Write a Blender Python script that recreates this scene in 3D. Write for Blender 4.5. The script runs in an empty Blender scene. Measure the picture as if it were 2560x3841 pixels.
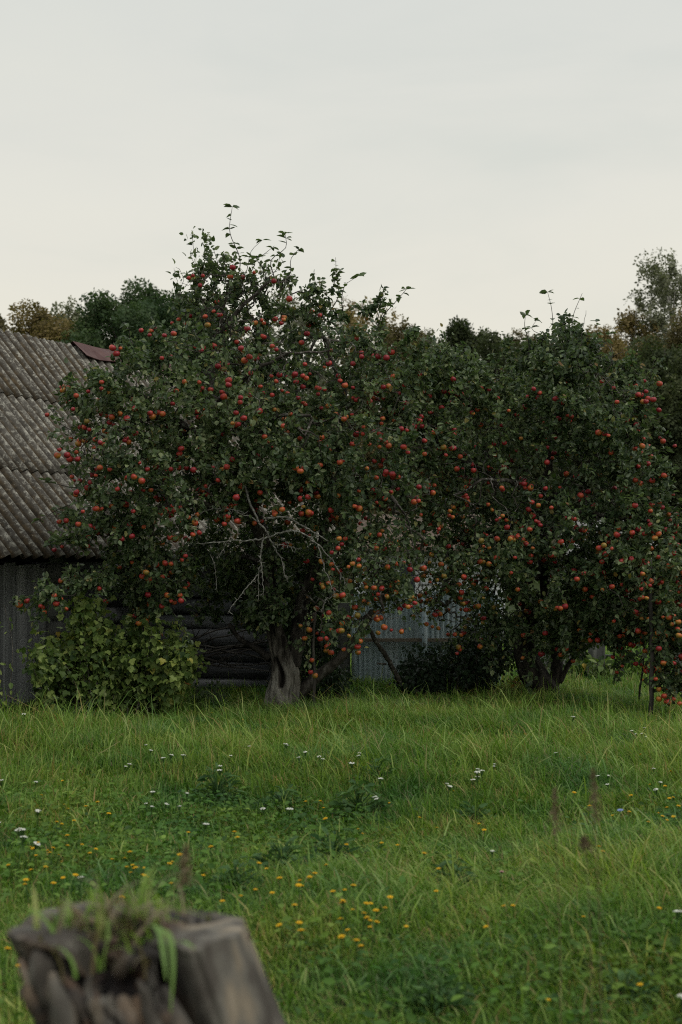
import bpy, math, random
import numpy as np
from mathutils import Vector

SC = bpy.context.scene
COL = SC.collection
rng = np.random.default_rng(11)
random.seed(11)

# ------------------------------------------------------------------ camera
CAM_H = 1.6
FPX = 5335.0                      # focal length in photograph pixels (50 mm on a 24x36 frame)
cam_d = bpy.data.cameras.new("camera")
cam_d.sensor_fit = 'VERTICAL'
cam_d.sensor_height = 36.0
cam_d.sensor_width = 24.0
cam_d.lens = 50.0
cam_d.shift_y = 160.0 / 3841.0
cam_d.clip_start = 0.1
cam_d.clip_end = 2000.0
cam_d.dof.use_dof = True
cam_d.dof.focus_distance = 14.3
cam_d.dof.aperture_fstop = 3.0
cam = bpy.data.objects.new("camera", cam_d)
COL.objects.link(cam)
cam.location = (0, 0, CAM_H)
cam.rotation_euler = (math.radians(90), 0, 0)
SC.camera = cam

# ------------------------------------------------------------------ light
SUN_EL, SUN_AZ = math.radians(52), math.radians(122)      # soft light from behind the camera, to the right
SC.view_settings.view_transform = 'Standard'
SC.view_settings.look = 'None'
SC.view_settings.exposure = 0.0
SC.view_settings.gamma = 1.0
SC.cycles.use_denoising = False
SC.cycles.filter_width = 1.15
SC.cycles.sample_clamp_indirect = 4.0
SC.cycles.max_bounces = 8
SC.cycles.diffuse_bounces = 4
SC.cycles.transmission_bounces = 4
SC.cycles.transparent_max_bounces = 4

world = bpy.data.worlds.new("World")
SC.world = world
world.use_nodes = True
wn, wl = world.node_tree.nodes, world.node_tree.links
wn.clear()


def N(nodes, kind, **kw):
    n = nodes.new(kind)
    for k, v in kw.items():
        setattr(n, k, v)
    return n


def ramp(nodes, stops, interp='LINEAR'):
    n = nodes.new('ShaderNodeValToRGB')
    n.color_ramp.interpolation = interp
    el = n.color_ramp.elements
    while len(el) < len(stops):
        el.new(0.5)
    for e, (p, c) in zip(el, stops):
        e.position = p
        e.color = (c[0], c[1], c[2], 1.0)
    return n


def mixrgb(nodes, links, fac, a, b, blend='MIX'):
    n = nodes.new('ShaderNodeMix')
    n.data_type = 'RGBA'
    n.blend_type = blend
    for sock, v in ((n.inputs[0], fac), (n.inputs[6], a), (n.inputs[7], b)):
        if isinstance(v, (int, float)):
            sock.default_value = v
        elif isinstance(v, (tuple, list)):
            sock.default_value = (v[0], v[1], v[2], 1.0)
        else:
            links.new(v, sock)
    return n.outputs[2]


def fmath(nodes, links, op, a, b=0.0, clamp=False):
    n = nodes.new('ShaderNodeMath')
    n.operation = op
    n.use_clamp = clamp
    for sock, v in ((n.inputs[0], a), (n.inputs[1], b)):
        if isinstance(v, (int, float)):
            sock.default_value = v
        else:
            links.new(v, sock)
    return n.outputs[0]


w_out = N(wn, 'ShaderNodeOutputWorld')
w_bg = N(wn, 'ShaderNodeBackground')
w_bg.inputs[1].default_value = 0.1
w_sky = N(wn, 'ShaderNodeTexSky', sky_type='NISHITA')
w_sky.sun_disc = False
w_sky.sun_elevation = SUN_EL
w_sky.sun_rotation = SUN_AZ
w_sky.dust_density = 4.0
w_tc = N(wn, 'ShaderNodeTexCoord')
w_sep = N(wn, 'ShaderNodeSeparateXYZ')
wl.new(w_tc.outputs['Generated'], w_sep.inputs[0])
# overcast cloud layer: paler and warmer near the horizon, a grey belt above, brightest overhead
w_r = ramp(wn, [(0.0, (.63, .605, .52)), (.14, (.64, .62, .545)), (.24, (.615, .61, .56)), (.37, (.555, .57, .545)),
                (.55, (.60, .62, .61)), (1.0, (.84, .86, .87))])
wl.new(w_sep.outputs['Z'], w_r.inputs[0])
w_map = N(wn, 'ShaderNodeMapping')
w_map.inputs['Scale'].default_value = (2.2, 2.2, 7.0)
w_map.inputs['Rotation'].default_value = (0.0, math.radians(14), 0.0)
wl.new(w_tc.outputs['Generated'], w_map.inputs[0])
w_no = N(wn, 'ShaderNodeTexNoise')
w_no.inputs['Scale'].default_value = 1.6
w_no.inputs['Detail'].default_value = 5.0
w_no.inputs['Roughness'].default_value = 0.5
w_no.inputs['Distortion'].default_value = 0.4
wl.new(w_map.outputs[0], w_no.inputs[0])
w_cl = ramp(wn, [(.28, (.915, .935, .93)), (.5, (1.0, .995, .98)), (.75, (1.035, 1.025, .99))])
wl.new(w_no.outputs[0], w_cl.inputs[0])
w_c = mixrgb(wn, wl, 1.0, w_r.outputs[0], w_cl.outputs[0], 'MULTIPLY')
w_vm = N(wn, 'ShaderNodeVectorMath', operation='SCALE')
wl.new(w_c, w_vm.inputs[0])
w_vm.inputs['Scale'].default_value = 13.1
w_fin = mixrgb(wn, wl, 0.06, w_vm.outputs[0], w_sky.outputs[0])
wl.new(w_fin, w_bg.inputs[0])
wl.new(w_bg.outputs[0], w_out.inputs[0])

sun_d = bpy.data.lights.new("sun", 'SUN')
sun_d.energy = 1.2
sun_d.angle = math.radians(22)
sun_d.color = (1.0, 0.95, 0.86)
sun = bpy.data.objects.new("sun", sun_d)
COL.objects.link(sun)
_sdir = Vector((math.sin(SUN_AZ) * math.cos(SUN_EL), math.cos(SUN_AZ) * math.cos(SUN_EL), math.sin(SUN_EL)))
sun.rotation_euler = _sdir.to_track_quat('Z', 'Y').to_euler()
sun.location = (6, -6, 20)

# ------------------------------------------------------------------ helpers


def P(px, py, Y):
    """A place in the scene that the photograph shows at px, py, when it is Y metres away."""
    return np.array([(px - 1280.0) * Y / FPX, Y, CAM_H - (py - 2080.0) * Y / FPX])


def tag(o, label=None, cat=None, group=None, kind=None):
    if label: o['label'] = label
    if cat: o['category'] = cat
    if group: o['group'] = group
    if kind: o['kind'] = kind
    return o


def empty(name, loc=(0, 0, 0)):
    o = bpy.data.objects.new(name, None)
    o.empty_display_size = 0.2
    COL.objects.link(o)
    o.location = loc
    return o


def link(name, me, parent=None, loc=None):
    o = bpy.data.objects.new(name, me)
    COL.objects.link(o)
    if parent is not None:
        o.parent = parent
        o.location = (0, 0, 0)
        if loc is None:                       # vertices are in world space: undo the parent's place
            o.matrix_parent_inverse.translation = [-c for c in parent.location]
    if loc is not None:
        o.location = loc
    return o


def mesh(name, verts, faces, mats, attrs=None, smooth=False, midx=None):
    """verts (N,3); faces (M,3) or (M,4) array, or a list of such arrays."""
    me = bpy.data.meshes.new(name)
    verts = np.asarray(verts, dtype=np.float32)
    if not isinstance(faces, (list, tuple)):
        faces = [faces]
    faces = [np.asarray(f, dtype=np.int32) for f in faces if len(f)]
    me.vertices.add(len(verts))
    me.vertices.foreach_set('co', verts.ravel())
    loops = np.concatenate([f.ravel() for f in faces])
    tot = np.concatenate([np.full(len(f), f.shape[1], dtype=np.int32) for f in faces])
    start = np.concatenate([[0], np.cumsum(tot)[:-1]]).astype(np.int32)
    me.loops.add(len(loops))
    me.loops.foreach_set('vertex_index', loops)
    me.polygons.add(len(tot))
    me.polygons.foreach_set('loop_start', start)
    me.polygons.foreach_set('use_smooth', np.full(len(tot), smooth, dtype=bool))
    if midx is not None:
        me.polygons.foreach_set('material_index', np.asarray(midx, dtype=np.int32))
    me.update(calc_edges=True)
    for k, v in (attrs or {}).items():
        a = me.attributes.new(k, 'FLOAT', 'POINT')
        a.data.foreach_set('value', np.asarray(v, dtype=np.float32))
    for m in (mats if isinstance(mats, (list, tuple)) else [mats]):
        me.materials.append(m)
    return me


def unit(v):
    return v / np.maximum(np.linalg.norm(v, axis=-1, keepdims=True), 1e-9)


class Geo:
    """Collects pieces of one mesh."""
    def __init__(self):
        self.v, self.t, self.q, self.n = [], [], [], 0
        self.a = []

    def add(self, v, tris=None, quads=None, a=0.5):
        v = np.asarray(v, float)
        if tris is not None and len(tris): self.t.append(np.asarray(tris) + self.n)
        if quads is not None and len(quads): self.q.append(np.asarray(quads) + self.n)
        self.v.append(v)
        self.a.append(np.full(len(v), a) if np.isscalar(a) else np.asarray(a))
        self.n += len(v)

    def box(self, lo, hi, a=0.5):
        x0, y0, z0 = lo; x1, y1, z1 = hi
        v = [(x0, y0, z0), (x1, y0, z0), (x1, y1, z0), (x0, y1, z0), (x0, y0, z1), (x1, y0, z1), (x1, y1, z1), (x0, y1, z1)]
        self.add(v, quads=[(0, 3, 2, 1), (4, 5, 6, 7), (0, 1, 5, 4), (1, 2, 6, 5), (2, 3, 7, 6), (3, 0, 4, 7)], a=a)

    def prism(self, o, ex, ey, ez, a=0.5):
        """A box from corner o along three edge vectors."""
        o, ex, ey, ez = (np.asarray(k, float) for k in (o, ex, ey, ez))
        v = [o, o + ex, o + ex + ey, o + ey, o + ez, o + ex + ez, o + ex + ey + ez, o + ey + ez]
        self.add(v, quads=[(0, 3, 2, 1), (4, 5, 6, 7), (0, 1, 5, 4), (1, 2, 6, 5), (2, 3, 7, 6), (3, 0, 4, 7)], a=a)

    def tube(self, pts, rad, sides=6, a=0.5, rough=0.0, cap=True):
        pts = np.asarray(pts, float)
        n = len(pts)
        rad = np.full(n, rad) if np.isscalar(rad) else np.asarray(rad, float)
        d = unit(np.gradient(pts, axis=0))
        ref = np.array([0, 0, 1.0]) if abs(d[0][2]) < .9 else np.array([1.0, 0, 0])
        u = np.empty_like(d)
        c = np.cross(d[0], ref); c /= np.linalg.norm(c)
        for i in range(n):
            c = c - d[i] * np.dot(c, d[i])
            c /= max(np.linalg.norm(c), 1e-9)
            u[i] = c
        w = np.cross(d, u)
        ang = np.arange(sides) * 2 * math.pi / sides
        rr = rad[:, None] * (1 + rough * rng.uniform(-1, 1, (n, sides)))
        v = pts[:, None, :] + rr[..., None] * (np.cos(ang)[None, :, None] * u[:, None, :] + np.sin(ang)[None, :, None] * w[:, None, :])
        v = v.reshape(-1, 3)
        i = np.arange(n - 1)[:, None] * sides
        j = np.arange(sides)[None, :]
        k = (j + 1) % sides
        q = np.stack([i + j, i + k, i + k + sides, i + j + sides], -1).reshape(-1, 4)
        t = None
        if cap:
            v = np.vstack([v, pts[0], pts[-1]])
            b = n * sides
            jj = np.arange(sides); kk = (jj + 1) % sides
            t = np.vstack([np.stack([kk, jj, np.full(sides, b)], -1),
                           np.stack([(n - 1) * sides + jj, (n - 1) * sides + kk, np.full(sides, b + 1)], -1)])
        self.add(v, tris=t, quads=q, a=a)

    def mesh(self, name, mats, smooth=False):
        f = []
        if self.t: f.append(np.vstack(self.t))
        if self.q: f.append(np.vstack(self.q))
        return mesh(name, np.vstack(self.v), f, mats, {'tint': np.concatenate(self.a)}, smooth)


def spline(ctrl, n):
    """Catmull-Rom through control points (k, d) -> (n, d)."""
    c = np.asarray(ctrl, float)
    c = np.vstack([2 * c[0] - c[1], c, 2 * c[-1] - c[-2]])
    k = len(c) - 3
    out = []
    for s in np.linspace(0, k - 1e-6, n):
        i = int(s); t = s - i
        p0, p1, p2, p3 = c[i:i + 4]
        out.append(.5 * ((2 * p1) + (-p0 + p2) * t + (2 * p0 - 5 * p1 + 4 * p2 - p3) * t * t + (-p0 + 3 * p1 - 3 * p2 + p3) * t ** 3))
    return np.array(out)


_ph = rng.uniform(0, 6.28, (40,))
_kx = rng.normal(0, 1, 40)
_ky = rng.normal(0, 1, 40)


def field(x, y, freq, seed=0):
    """Smooth random field, about -1..1."""
    s = 0
    for i in range(6):
        j = (i + seed * 6) % 40
        s = s + np.sin(freq * (_kx[j] * x + _ky[j] * y) + _ph[j] + seed)
    return s / 3.0


def noise3(p, freq, seed=0):
    s = 0
    for i in range(7):
        j = (i * 3 + seed * 5) % 40
        k = (i * 5 + seed * 3 + 1) % 40
        s = s + np.sin(freq * (_kx[j] * p[..., 0] + _ky[j] * p[..., 1] + _kx[k] * p[..., 2]) + _ph[k] * 3)
    return s / 3.2


# ------------------------------------------------------------------ materials
def new_mat(name):
    m = bpy.data.materials.new(name)
    m.use_nodes = True
    m.node_tree.nodes.clear()
    return m, m.node_tree.nodes, m.node_tree.links


def leaf_mat(name, stops, under=(.11, .135, .095), under_fac=.55, rough=.48, spec=.16, trans=.24):
    m, n, l = new_mat(name)
    out = N(n, 'ShaderNodeOutputMaterial')
    at = N(n, 'ShaderNodeAttribute', attribute_name='tint')
    r = ramp(n, stops)
    l.new(at.outputs['Fac'], r.inputs[0])
    geo = N(n, 'ShaderNodeNewGeometry')
    bf = fmath(n, l, 'MULTIPLY', geo.outputs['Backfacing'], under_fac)
    c = mixrgb(n, l, bf, r.outputs[0], under)
    b = N(n, 'ShaderNodeBsdfPrincipled')
    l.new(c, b.inputs['Base Color'])
    b.inputs['Roughness'].default_value = rough
    b.inputs['Specular IOR Level'].default_value = spec
    if name in ('grass', 'herb'):                       # patches of browner and of bluer growth
        tco = N(n, 'ShaderNodeTexCoord')
        pn = N(n, 'ShaderNodeTexNoise')
        pn.inputs['Scale'].default_value = 1.5
        pn.inputs['Detail'].default_value = 4.0
        l.new(tco.outputs['Object'], pn.inputs[0])
        pr = ramp(n, [(.34, (1.14, .98, .95)), (.47, (1, 1, 1)), (.56, (.85, .92, 1.0)), (.66, (.55, .74, 1.05))])
        l.new(pn.outputs[0], pr.inputs[0])
        c = mixrgb(n, l, 1.0, c, pr.outputs[0], 'MULTIPLY')
        l.new(c, b.inputs['Base Color'])
    tr = N(n, 'ShaderNodeBsdfTranslucent')
    tc = mixrgb(n, l, 1.0, c, (1.0, 1.25, .5), 'MULTIPLY')
    l.new(tc, tr.inputs['Color'])
    mx = N(n, 'ShaderNodeMixShader')
    mx.inputs[0].default_value = trans
    l.new(b.outputs[0], mx.inputs[1])
    l.new(tr.outputs[0], mx.inputs[2])
    l.new(mx.outputs[0], out.inputs[0])
    return m


def noise_mat(name, stops, scale=8.0, stretch=(1, 1, 1), detail=6.0, rough=.85, bump=.3, bump_scale=None, spots=None, dist=.02, spec=.12):
    """Colour from stretched object-space noise, optional pale spots, bump from the same noise."""
    m, n, l = new_mat(name)
    out = N(n, 'ShaderNodeOutputMaterial')
    tc = N(n, 'ShaderNodeTexCoord')
    mp = N(n, 'ShaderNodeMapping')
    mp.inputs['Scale'].default_value = stretch
    l.new(tc.outputs['Object'], mp.inputs[0])
    no = N(n, 'ShaderNodeTexNoise')
    no.inputs['Scale'].default_value = scale
    no.inputs['Detail'].default_value = detail
    no.inputs['Roughness'].default_value = .62
    l.new(mp.outputs[0], no.inputs[0])
    at = N(n, 'ShaderNodeAttribute', attribute_name='tint')
    f = fmath(n, l, 'ADD', no.outputs[0], fmath(n, l, 'MULTIPLY', fmath(n, l, 'SUBTRACT', at.outputs['Fac'], .5), .35))
    r = ramp(n, stops)
    l.new(f, r.inputs[0])
    c = r.outputs[0]
    if spots:
        sc, col, lo, hi = spots
        n2 = N(n, 'ShaderNodeTexNoise')
        n2.inputs['Scale'].default_value = sc
        n2.inputs['Detail'].default_value = 5.0
        n2.inputs['Roughness'].default_value = .7
        l.new(tc.outputs['Object'], n2.inputs[0])
        r2 = ramp(n, [(lo, (0, 0, 0)), (hi, (1, 1, 1))])
        l.new(n2.outputs[0], r2.inputs[0])
        c = mixrgb(n, l, r2.outputs[0], c, col)
    b = N(n, 'ShaderNodeBsdfPrincipled')
    l.new(c, b.inputs['Base Color'])
    b.inputs['Roughness'].default_value = rough
    b.inputs['Specular IOR Level'].default_value = spec
    if bump:
        bp = N(n, 'ShaderNodeBump')
        bp.inputs['Strength'].default_value = bump
        bp.inputs['Distance'].default_value = dist
        l.new(no.outputs[0], bp.inputs['Height'])
        l.new(bp.outputs[0], b.inputs['Normal'])
    l.new(b.outputs[0], out.inputs[0])
    return m


M = {}
M['apple_leaf'] = leaf_mat('apple_leaf', [(0, (.020, .040, .016)), (.35, (.042, .072, .027)), (.62, (.095, .140, .055)), (.86, (.19, .225, .11)),
                                          (.93, (.19, .17, .045)), (1, (.14, .07, .025))], under=(.16, .19, .13), trans=.28, spec=.26, rough=.42)
M['currant_leaf'] = leaf_mat('currant_leaf', [(0, (.024, .048, .014)), (.32, (.075, .122, .028)), (.65, (.21, .27, .075)), (.86, (.32, .32, .075)), (.92, (.28, .24, .035)), (1, (.22, .09, .03))],
                             under=(.16, .19, .08), under_fac=.4, trans=.28)
M['shrub_leaf'] = leaf_mat('shrub_leaf', [(0, (.010, .022, .011)), (.6, (.022, .042, .018)), (1, (.045, .068, .026))], under=(.05, .066, .045))
M['grass'] = leaf_mat('grass', [(0, (.020, .062, .008)), (.3, (.078, .162, .019)), (.6, (.170, .282, .040)), (.85, (.36, .45, .135)), (.93, (.34, .30, .11)), (1, (.30, .20, .09))],
                      under=(.14, .21, .06), under_fac=.2, rough=.5, spec=.18, trans=.35)
M['herb'] = leaf_mat('herb', [(0, (.022, .062, .010)), (.6, (.084, .172, .022)), (1, (.18, .28, .05))], under=(.13, .22, .05), under_fac=.3, trans=.25)
M['weed'] = leaf_mat('weed', [(0, (.026, .070, .022)), (1, (.085, .165, .045))], under=(.09, .12, .07), under_fac=.3)
M['straw'] = leaf_mat('straw', [(0, (.11, .085, .05)), (1, (.26, .20, .13))], under=(.2, .17, .11))
M['yellow_petal'] = leaf_mat('yellow_petal', [(0, (.66, .36, .01)), (1, (.82, .54, .02))], under=(.5, .3, .03), rough=.6)
M['white_petal'] = leaf_mat('white_petal', [(0, (.62, .62, .56)), (1, (.8, .8, .76))], under=(.6, .6, .55), rough=.7)
M['blue_petal'] = leaf_mat('blue_petal', [(0, (.22, .28, .62)), (1, (.36, .42, .75))], under=(.3, .35, .6), rough=.7)
M['pink_petal'] = leaf_mat('pink_petal', [(0, (.45, .22, .26)), (1, (.6, .38, .36))], under=(.5, .3, .3), rough=.7)

M['bark'] = noise_mat('bark', [(.30, (.010, .009, .008)), (.5, (.045, .040, .034)), (.62, (.085, .078, .068)), (.75, (.15, .145, .13))], scale=14, stretch=(1, 1, .28),
                      bump=.9, dist=.04, spots=(9, (.16, .165, .15), .60, .72))
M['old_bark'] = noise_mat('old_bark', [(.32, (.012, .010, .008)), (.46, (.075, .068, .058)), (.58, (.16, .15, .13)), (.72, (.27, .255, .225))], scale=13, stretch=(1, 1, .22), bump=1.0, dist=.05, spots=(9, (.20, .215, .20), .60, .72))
M['twig_bark'] = noise_mat('twig_bark', [(.3, (.022, .019, .016)), (.6, (.062, .055, .047)), (.8, (.12, .11, .098))], scale=18, bump=.5, spots=(24, (.24, .245, .22), .54, .66))
M['dead_bark'] = noise_mat('dead_bark', [(.3, (.06, .056, .05)), (.5, (.16, .158, .14)), (.7, (.32, .325, .30))], scale=30, bump=.6)
M['pole_wood'] = noise_mat('pole_wood', [(.3, (.020, .018, .016)), (.6, (.065, .060, .053)), (.8, (.12, .115, .105))], scale=12, stretch=(1, 1, .15), bump=.7)
M['log_wood'] = noise_mat('log_wood', [(.3, (.030, .032, .035)), (.55, (.11, .116, .125)), (.8, (.25, .26, .27))], scale=7, stretch=(.12, 1, 1.6), bump=.5)
M['plank_wood'] = noise_mat('plank_wood', [(.25, (.06, .061, .062)), (.5, (.21, .218, .222)), (.75, (.37, .38, .38))], scale=9, stretch=(1.5, 1.5, .06), bump=.45)
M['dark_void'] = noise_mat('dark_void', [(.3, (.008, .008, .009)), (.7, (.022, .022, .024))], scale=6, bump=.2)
M['ridge_metal'] = noise_mat('ridge_metal', [(.3, (.055, .026, .024)), (.55, (.085, .042, .040)), (.8, (.125, .075, .068))], scale=5, bump=.1, rough=.55, spots=(16, (.11, .05, .03), .55, .75))
M['fence_metal'] = noise_mat('fence_metal', [(.25, (.23, .31, .33)), (.5, (.31, .395, .42)), (.75, (.38, .445, .465))], scale=2.2, stretch=(3, 3, .5), bump=.05, rough=.5, spec=.4)
M['rail_wood'] = noise_mat('rail_wood', [(.3, (.10, .085, .065)), (.7, (.23, .20, .16))], scale=10, stretch=(.2, 1, 1), bump=.3)
M['grey_wood'] = noise_mat('grey_wood', [(.3, (.055, .058, .055)), (.6, (.14, .145, .135)), (.8, (.24, .245, .23))], scale=8, stretch=(1.5, 1.5, .1), bump=.4)
M['siding'] = noise_mat('siding', [(.3, (.42, .45, .46)), (.7, (.60, .62, .62))], scale=3, bump=.02)
M['house_roof'] = noise_mat('house_roof', [(.3, (.055, .040, .030)), (.6, (.11, .085, .065)), (.8, (.17, .14, .12))], scale=5, bump=.3)
M['shed_roof'] = noise_mat('shed_roof', [(.3, (.10, .10, .098)), (.6, (.18, .18, .175)), (.8, (.27, .27, .26))], scale=5, bump=.3)
M['window_glass'] = noise_mat('window_glass', [(.3, (.03, .04, .05)), (.7, (.06, .07, .08))], scale=2, bump=0, rough=.08, spec=.6)
M['soil'] = noise_mat('soil', [(.3, (.020, .030, .009)), (.5, (.045, .066, .016)), (.7, (.075, .10, .026))], scale=6, bump=.5, rough=.95, spec=.1)


def roof_material():
    m, n, l = new_mat('slate_roof')
    out = N(n, 'ShaderNodeOutputMaterial')
    tc = N(n, 'ShaderNodeTexCoord')
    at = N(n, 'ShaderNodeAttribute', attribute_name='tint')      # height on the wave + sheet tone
    def noise(sc, det=6, ro=.65):
        k = N(n, 'ShaderNodeTexNoise')
        k.inputs['Scale'].default_value = sc
        k.inputs['Detail'].default_value = det
        k.inputs['Roughness'].default_value = ro
        l.new(tc.outputs['Object'], k.inputs[0])
        return k.outputs[0]
    a, b_, c_, d_ = noise(5), noise(27, 6, .75), noise(15, 5, .72), noise(2.2, 4)
    base = ramp(n, [(.3, (.036, .033, .028)), (.5, (.066, .060, .051)), (.7, (.105, .097, .083))])
    l.new(a, base.inputs[0])
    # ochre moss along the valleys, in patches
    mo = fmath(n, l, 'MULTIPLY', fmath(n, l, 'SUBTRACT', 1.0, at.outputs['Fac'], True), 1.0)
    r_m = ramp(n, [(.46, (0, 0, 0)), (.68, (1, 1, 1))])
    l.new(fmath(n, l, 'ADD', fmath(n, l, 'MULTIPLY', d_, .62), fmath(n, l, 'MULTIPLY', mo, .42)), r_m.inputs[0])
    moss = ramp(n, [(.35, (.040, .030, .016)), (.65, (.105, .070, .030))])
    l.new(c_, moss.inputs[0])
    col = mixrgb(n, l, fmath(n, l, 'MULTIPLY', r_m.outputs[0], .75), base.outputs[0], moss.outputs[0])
    # pale lichen speckle, stronger on the crests
    r_l = ramp(n, [(.52, (0, 0, 0)), (.60, (1, 1, 1))])
    l.new(fmath(n, l, 'ADD', b_, fmath(n, l, 'MULTIPLY', fmath(n, l, 'SUBTRACT', at.outputs['Fac'], .5), .26)), r_l.inputs[0])
    r_l2 = ramp(n, [(.44, (.05, .05, .05)), (.62, (1, 1, 1))])
    l.new(c_, r_l2.inputs[0])
    lf = fmath(n, l, 'MULTIPLY', r_l.outputs[0], r_l2.outputs[0])
    col = mixrgb(n, l, fmath(n, l, 'MULTIPLY', lf, .80), col, (.36, .35, .30))
    val = ramp(n, [(.0, (.45, .44, .42)), (.45, (1, 1, 1)), (1, (1.1, 1.1, 1.1))])  # wave shading put into the colour: troughs darker, crests lighter, broken by noise
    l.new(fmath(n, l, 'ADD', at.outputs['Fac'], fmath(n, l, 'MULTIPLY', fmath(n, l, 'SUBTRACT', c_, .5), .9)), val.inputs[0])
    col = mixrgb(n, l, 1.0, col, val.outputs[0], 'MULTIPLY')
    # dark pits
    vo = N(n, 'ShaderNodeTexVoronoi')
    vo.inputs['Scale'].default_value = 42
    l.new(tc.outputs['Object'], vo.inputs[0])
    r_d = ramp(n, [(.10, (1, 1, 1)), (.2, (0, 0, 0))])
    l.new(vo.outputs['Distance'], r_d.inputs[0])
    col = mixrgb(n, l, fmath(n, l, 'MULTIPLY', r_d.outputs[0], .45), col, (.03, .03, .028))
    b = N(n, 'ShaderNodeBsdfPrincipled')
    l.new(col, b.inputs['Base Color'])
    b.inputs['Roughness'].default_value = .9
    b.inputs['Specular IOR Level'].default_value = .2
    bp = N(n, 'ShaderNodeBump')
    bp.inputs['Strength'].default_value = .35
    bp.inputs['Distance'].default_value = .01
    l.new(c_, bp.inputs['Height'])
    l.new(bp.outputs[0], b.inputs['Normal'])
    l.new(b.outputs[0], out.inputs[0])
    return m


def apple_material():
    m, n, l = new_mat('apple_skin')
    out = N(n, 'ShaderNodeOutputMaterial')
    at = N(n, 'ShaderNodeAttribute', attribute_name='tint')
    tc = N(n, 'ShaderNodeTexCoord')
    no = N(n, 'ShaderNodeTexNoise')
    no.inputs['Scale'].default_value = 45
    no.inputs['Detail'].default_value = 3
    l.new(tc.outputs['Object'], no.inputs[0])
    f = fmath(n, l, 'ADD', at.outputs['Fac'], fmath(n, l, 'MULTIPLY', fmath(n, l, 'SUBTRACT', no.outputs[0], .5), .35))
    r = ramp(n, [(0, (.20, .15, .03)), (.2, (.38, .15, .025)), (.42, (.38, .080, .026)), (.68, (.35, .034, .024)), (1, (.22, .013, .021))])
    l.new(f, r.inputs[0])
    b = N(n, 'ShaderNodeBsdfPrincipled')
    l.new(r.outputs[0], b.inputs['Base Color'])
    b.inputs['Roughness'].default_value = .42
    b.inputs['Specular IOR Level'].default_value = .4
    l.new(b.outputs[0], out.inputs[0])
    return m


def stump_material():
    m, n, l = new_mat('stump_wood')
    out = N(n, 'ShaderNodeOutputMaterial')
    tc = N(n, 'ShaderNodeTexCoord')
    at = N(n, 'ShaderNodeAttribute', attribute_name='tint')      # 0 sound grey wood .. 1 rotten brown wood
    mp = N(n, 'ShaderNodeMapping')
    mp.inputs['Scale'].default_value = (1, 1, .13)
    l.new(tc.outputs['Object'], mp.inputs[0])
    no = N(n, 'ShaderNodeTexNoise')
    no.inputs['Scale'].default_value = 17
    no.inputs['Detail'].default_value = 6
    l.new(mp.outputs[0], no.inputs[0])
    n2 = N(n, 'ShaderNodeTexNoise')
    n2.inputs['Scale'].default_value = 10
    n2.inputs['Detail'].default_value = 4
    l.new(tc.outputs['Object'], n2.inputs[0])
    grey = ramp(n, [(.36, (.020, .016, .012)), (.46, (.055, .047, .038)), (.53, (.105, .098, .082)), (.60, (.175, .145, .105)), (.68, (.24, .205, .155))])
    n3 = N(n, 'ShaderNodeTexNoise')
    n3.inputs['Scale'].default_value = 7
    n3.inputs['Detail'].default_value = 3
    l.new(tc.outputs['Object'], n3.inputs[0])
    l.new(fmath(n, l, 'ADD', fmath(n, l, 'MULTIPLY', no.outputs[0], .55), fmath(n, l, 'MULTIPLY', n3.outputs[0], .45)), grey.inputs[0])
    rot = ramp(n, [(.40, (.004, .003, .003)), (.50, (.012, .007, .006)), (.57, (.070, .034, .016)), (.62, (.14, .082, .045)), (.70, (.22, .185, .145))])
    l.new(n2.outputs[0], rot.inputs[0])
    c = mixrgb(n, l, at.outputs['Fac'], grey.outputs[0], rot.outputs[0])
    b = N(n, 'ShaderNodeBsdfPrincipled')
    l.new(c, b.inputs['Base Color'])
    b.inputs['Roughness'].default_value = .85
    bp = N(n, 'ShaderNodeBump')
    bp.inputs['Strength'].default_value = .7
    bp.inputs['Distance'].default_value = .02
    l.new(no.outputs[0], bp.inputs['Height'])
    l.new(bp.outputs[0], b.inputs['Normal'])
    l.new(b.outputs[0], out.inputs[0])
    return m


M['roof'] = roof_material()
M['apple'] = apple_material()
M['stump'] = stump_material()

# ------------------------------------------------------------------ ground


def ground_z(x, y):
    return .035 * field(x, y, .9, 1) + .02 * field(x, y, 2.3, 2)


def build_ground():
    xs = np.concatenate([np.linspace(-400, -14, 12), np.linspace(-12, 12, 81), np.linspace(14, 400, 12)])
    ys = np.concatenate([np.linspace(-60, -2, 8), np.linspace(-1, 32, 111), np.linspace(36, 600, 16)])
    X, Yg = np.meshgrid(xs, ys)
    Z = np.where((np.abs(X) < 13) & (Yg < 34) & (Yg > -1.5), ground_z(X, Yg), -.03)
    v = np.stack([X, Yg, Z], -1).reshape(-1, 3)
    nx, ny = len(xs), len(ys)
    i = np.arange(ny - 1)[:, None] * nx + np.arange(nx - 1)[None, :]
    q = np.stack([i, i + 1, i + nx + 1, i + nx], -1).reshape(-1, 4)
    tag(link('ground', mesh('ground', v, q, M['soil'], smooth=True)), kind='structure',
        label='uneven earth of the meadow under the grass')


build_ground()

# ------------------------------------------------------------------ barn with corrugated roof
RE = np.array([.427, .904, 0.0])                         # along the ridge
PIT = math.radians(47.3)
RD = np.array([.904 * math.cos(PIT), -.427 * math.cos(PIT), -math.sin(PIT)])    # down the slope
RN = np.cross(RE, RD); RN = RN if RN[2] > 0 else -RN
RIDGE0 = np.array([-4.034, 18.2, 4.39])
SLOPE = 3.86


def roof_pt(u, s, h):
    return RIDGE0 + np.multiply.outer(u, RE) + np.multiply.outer(s, RD) + np.multiply.outer(h, RN)


barn = empty('barn', (-3.2, 15.6, 0))
tag(barn, 'old grey barn with lichen-spotted corrugated roof and weathered plank wall', 'barn')


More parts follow.
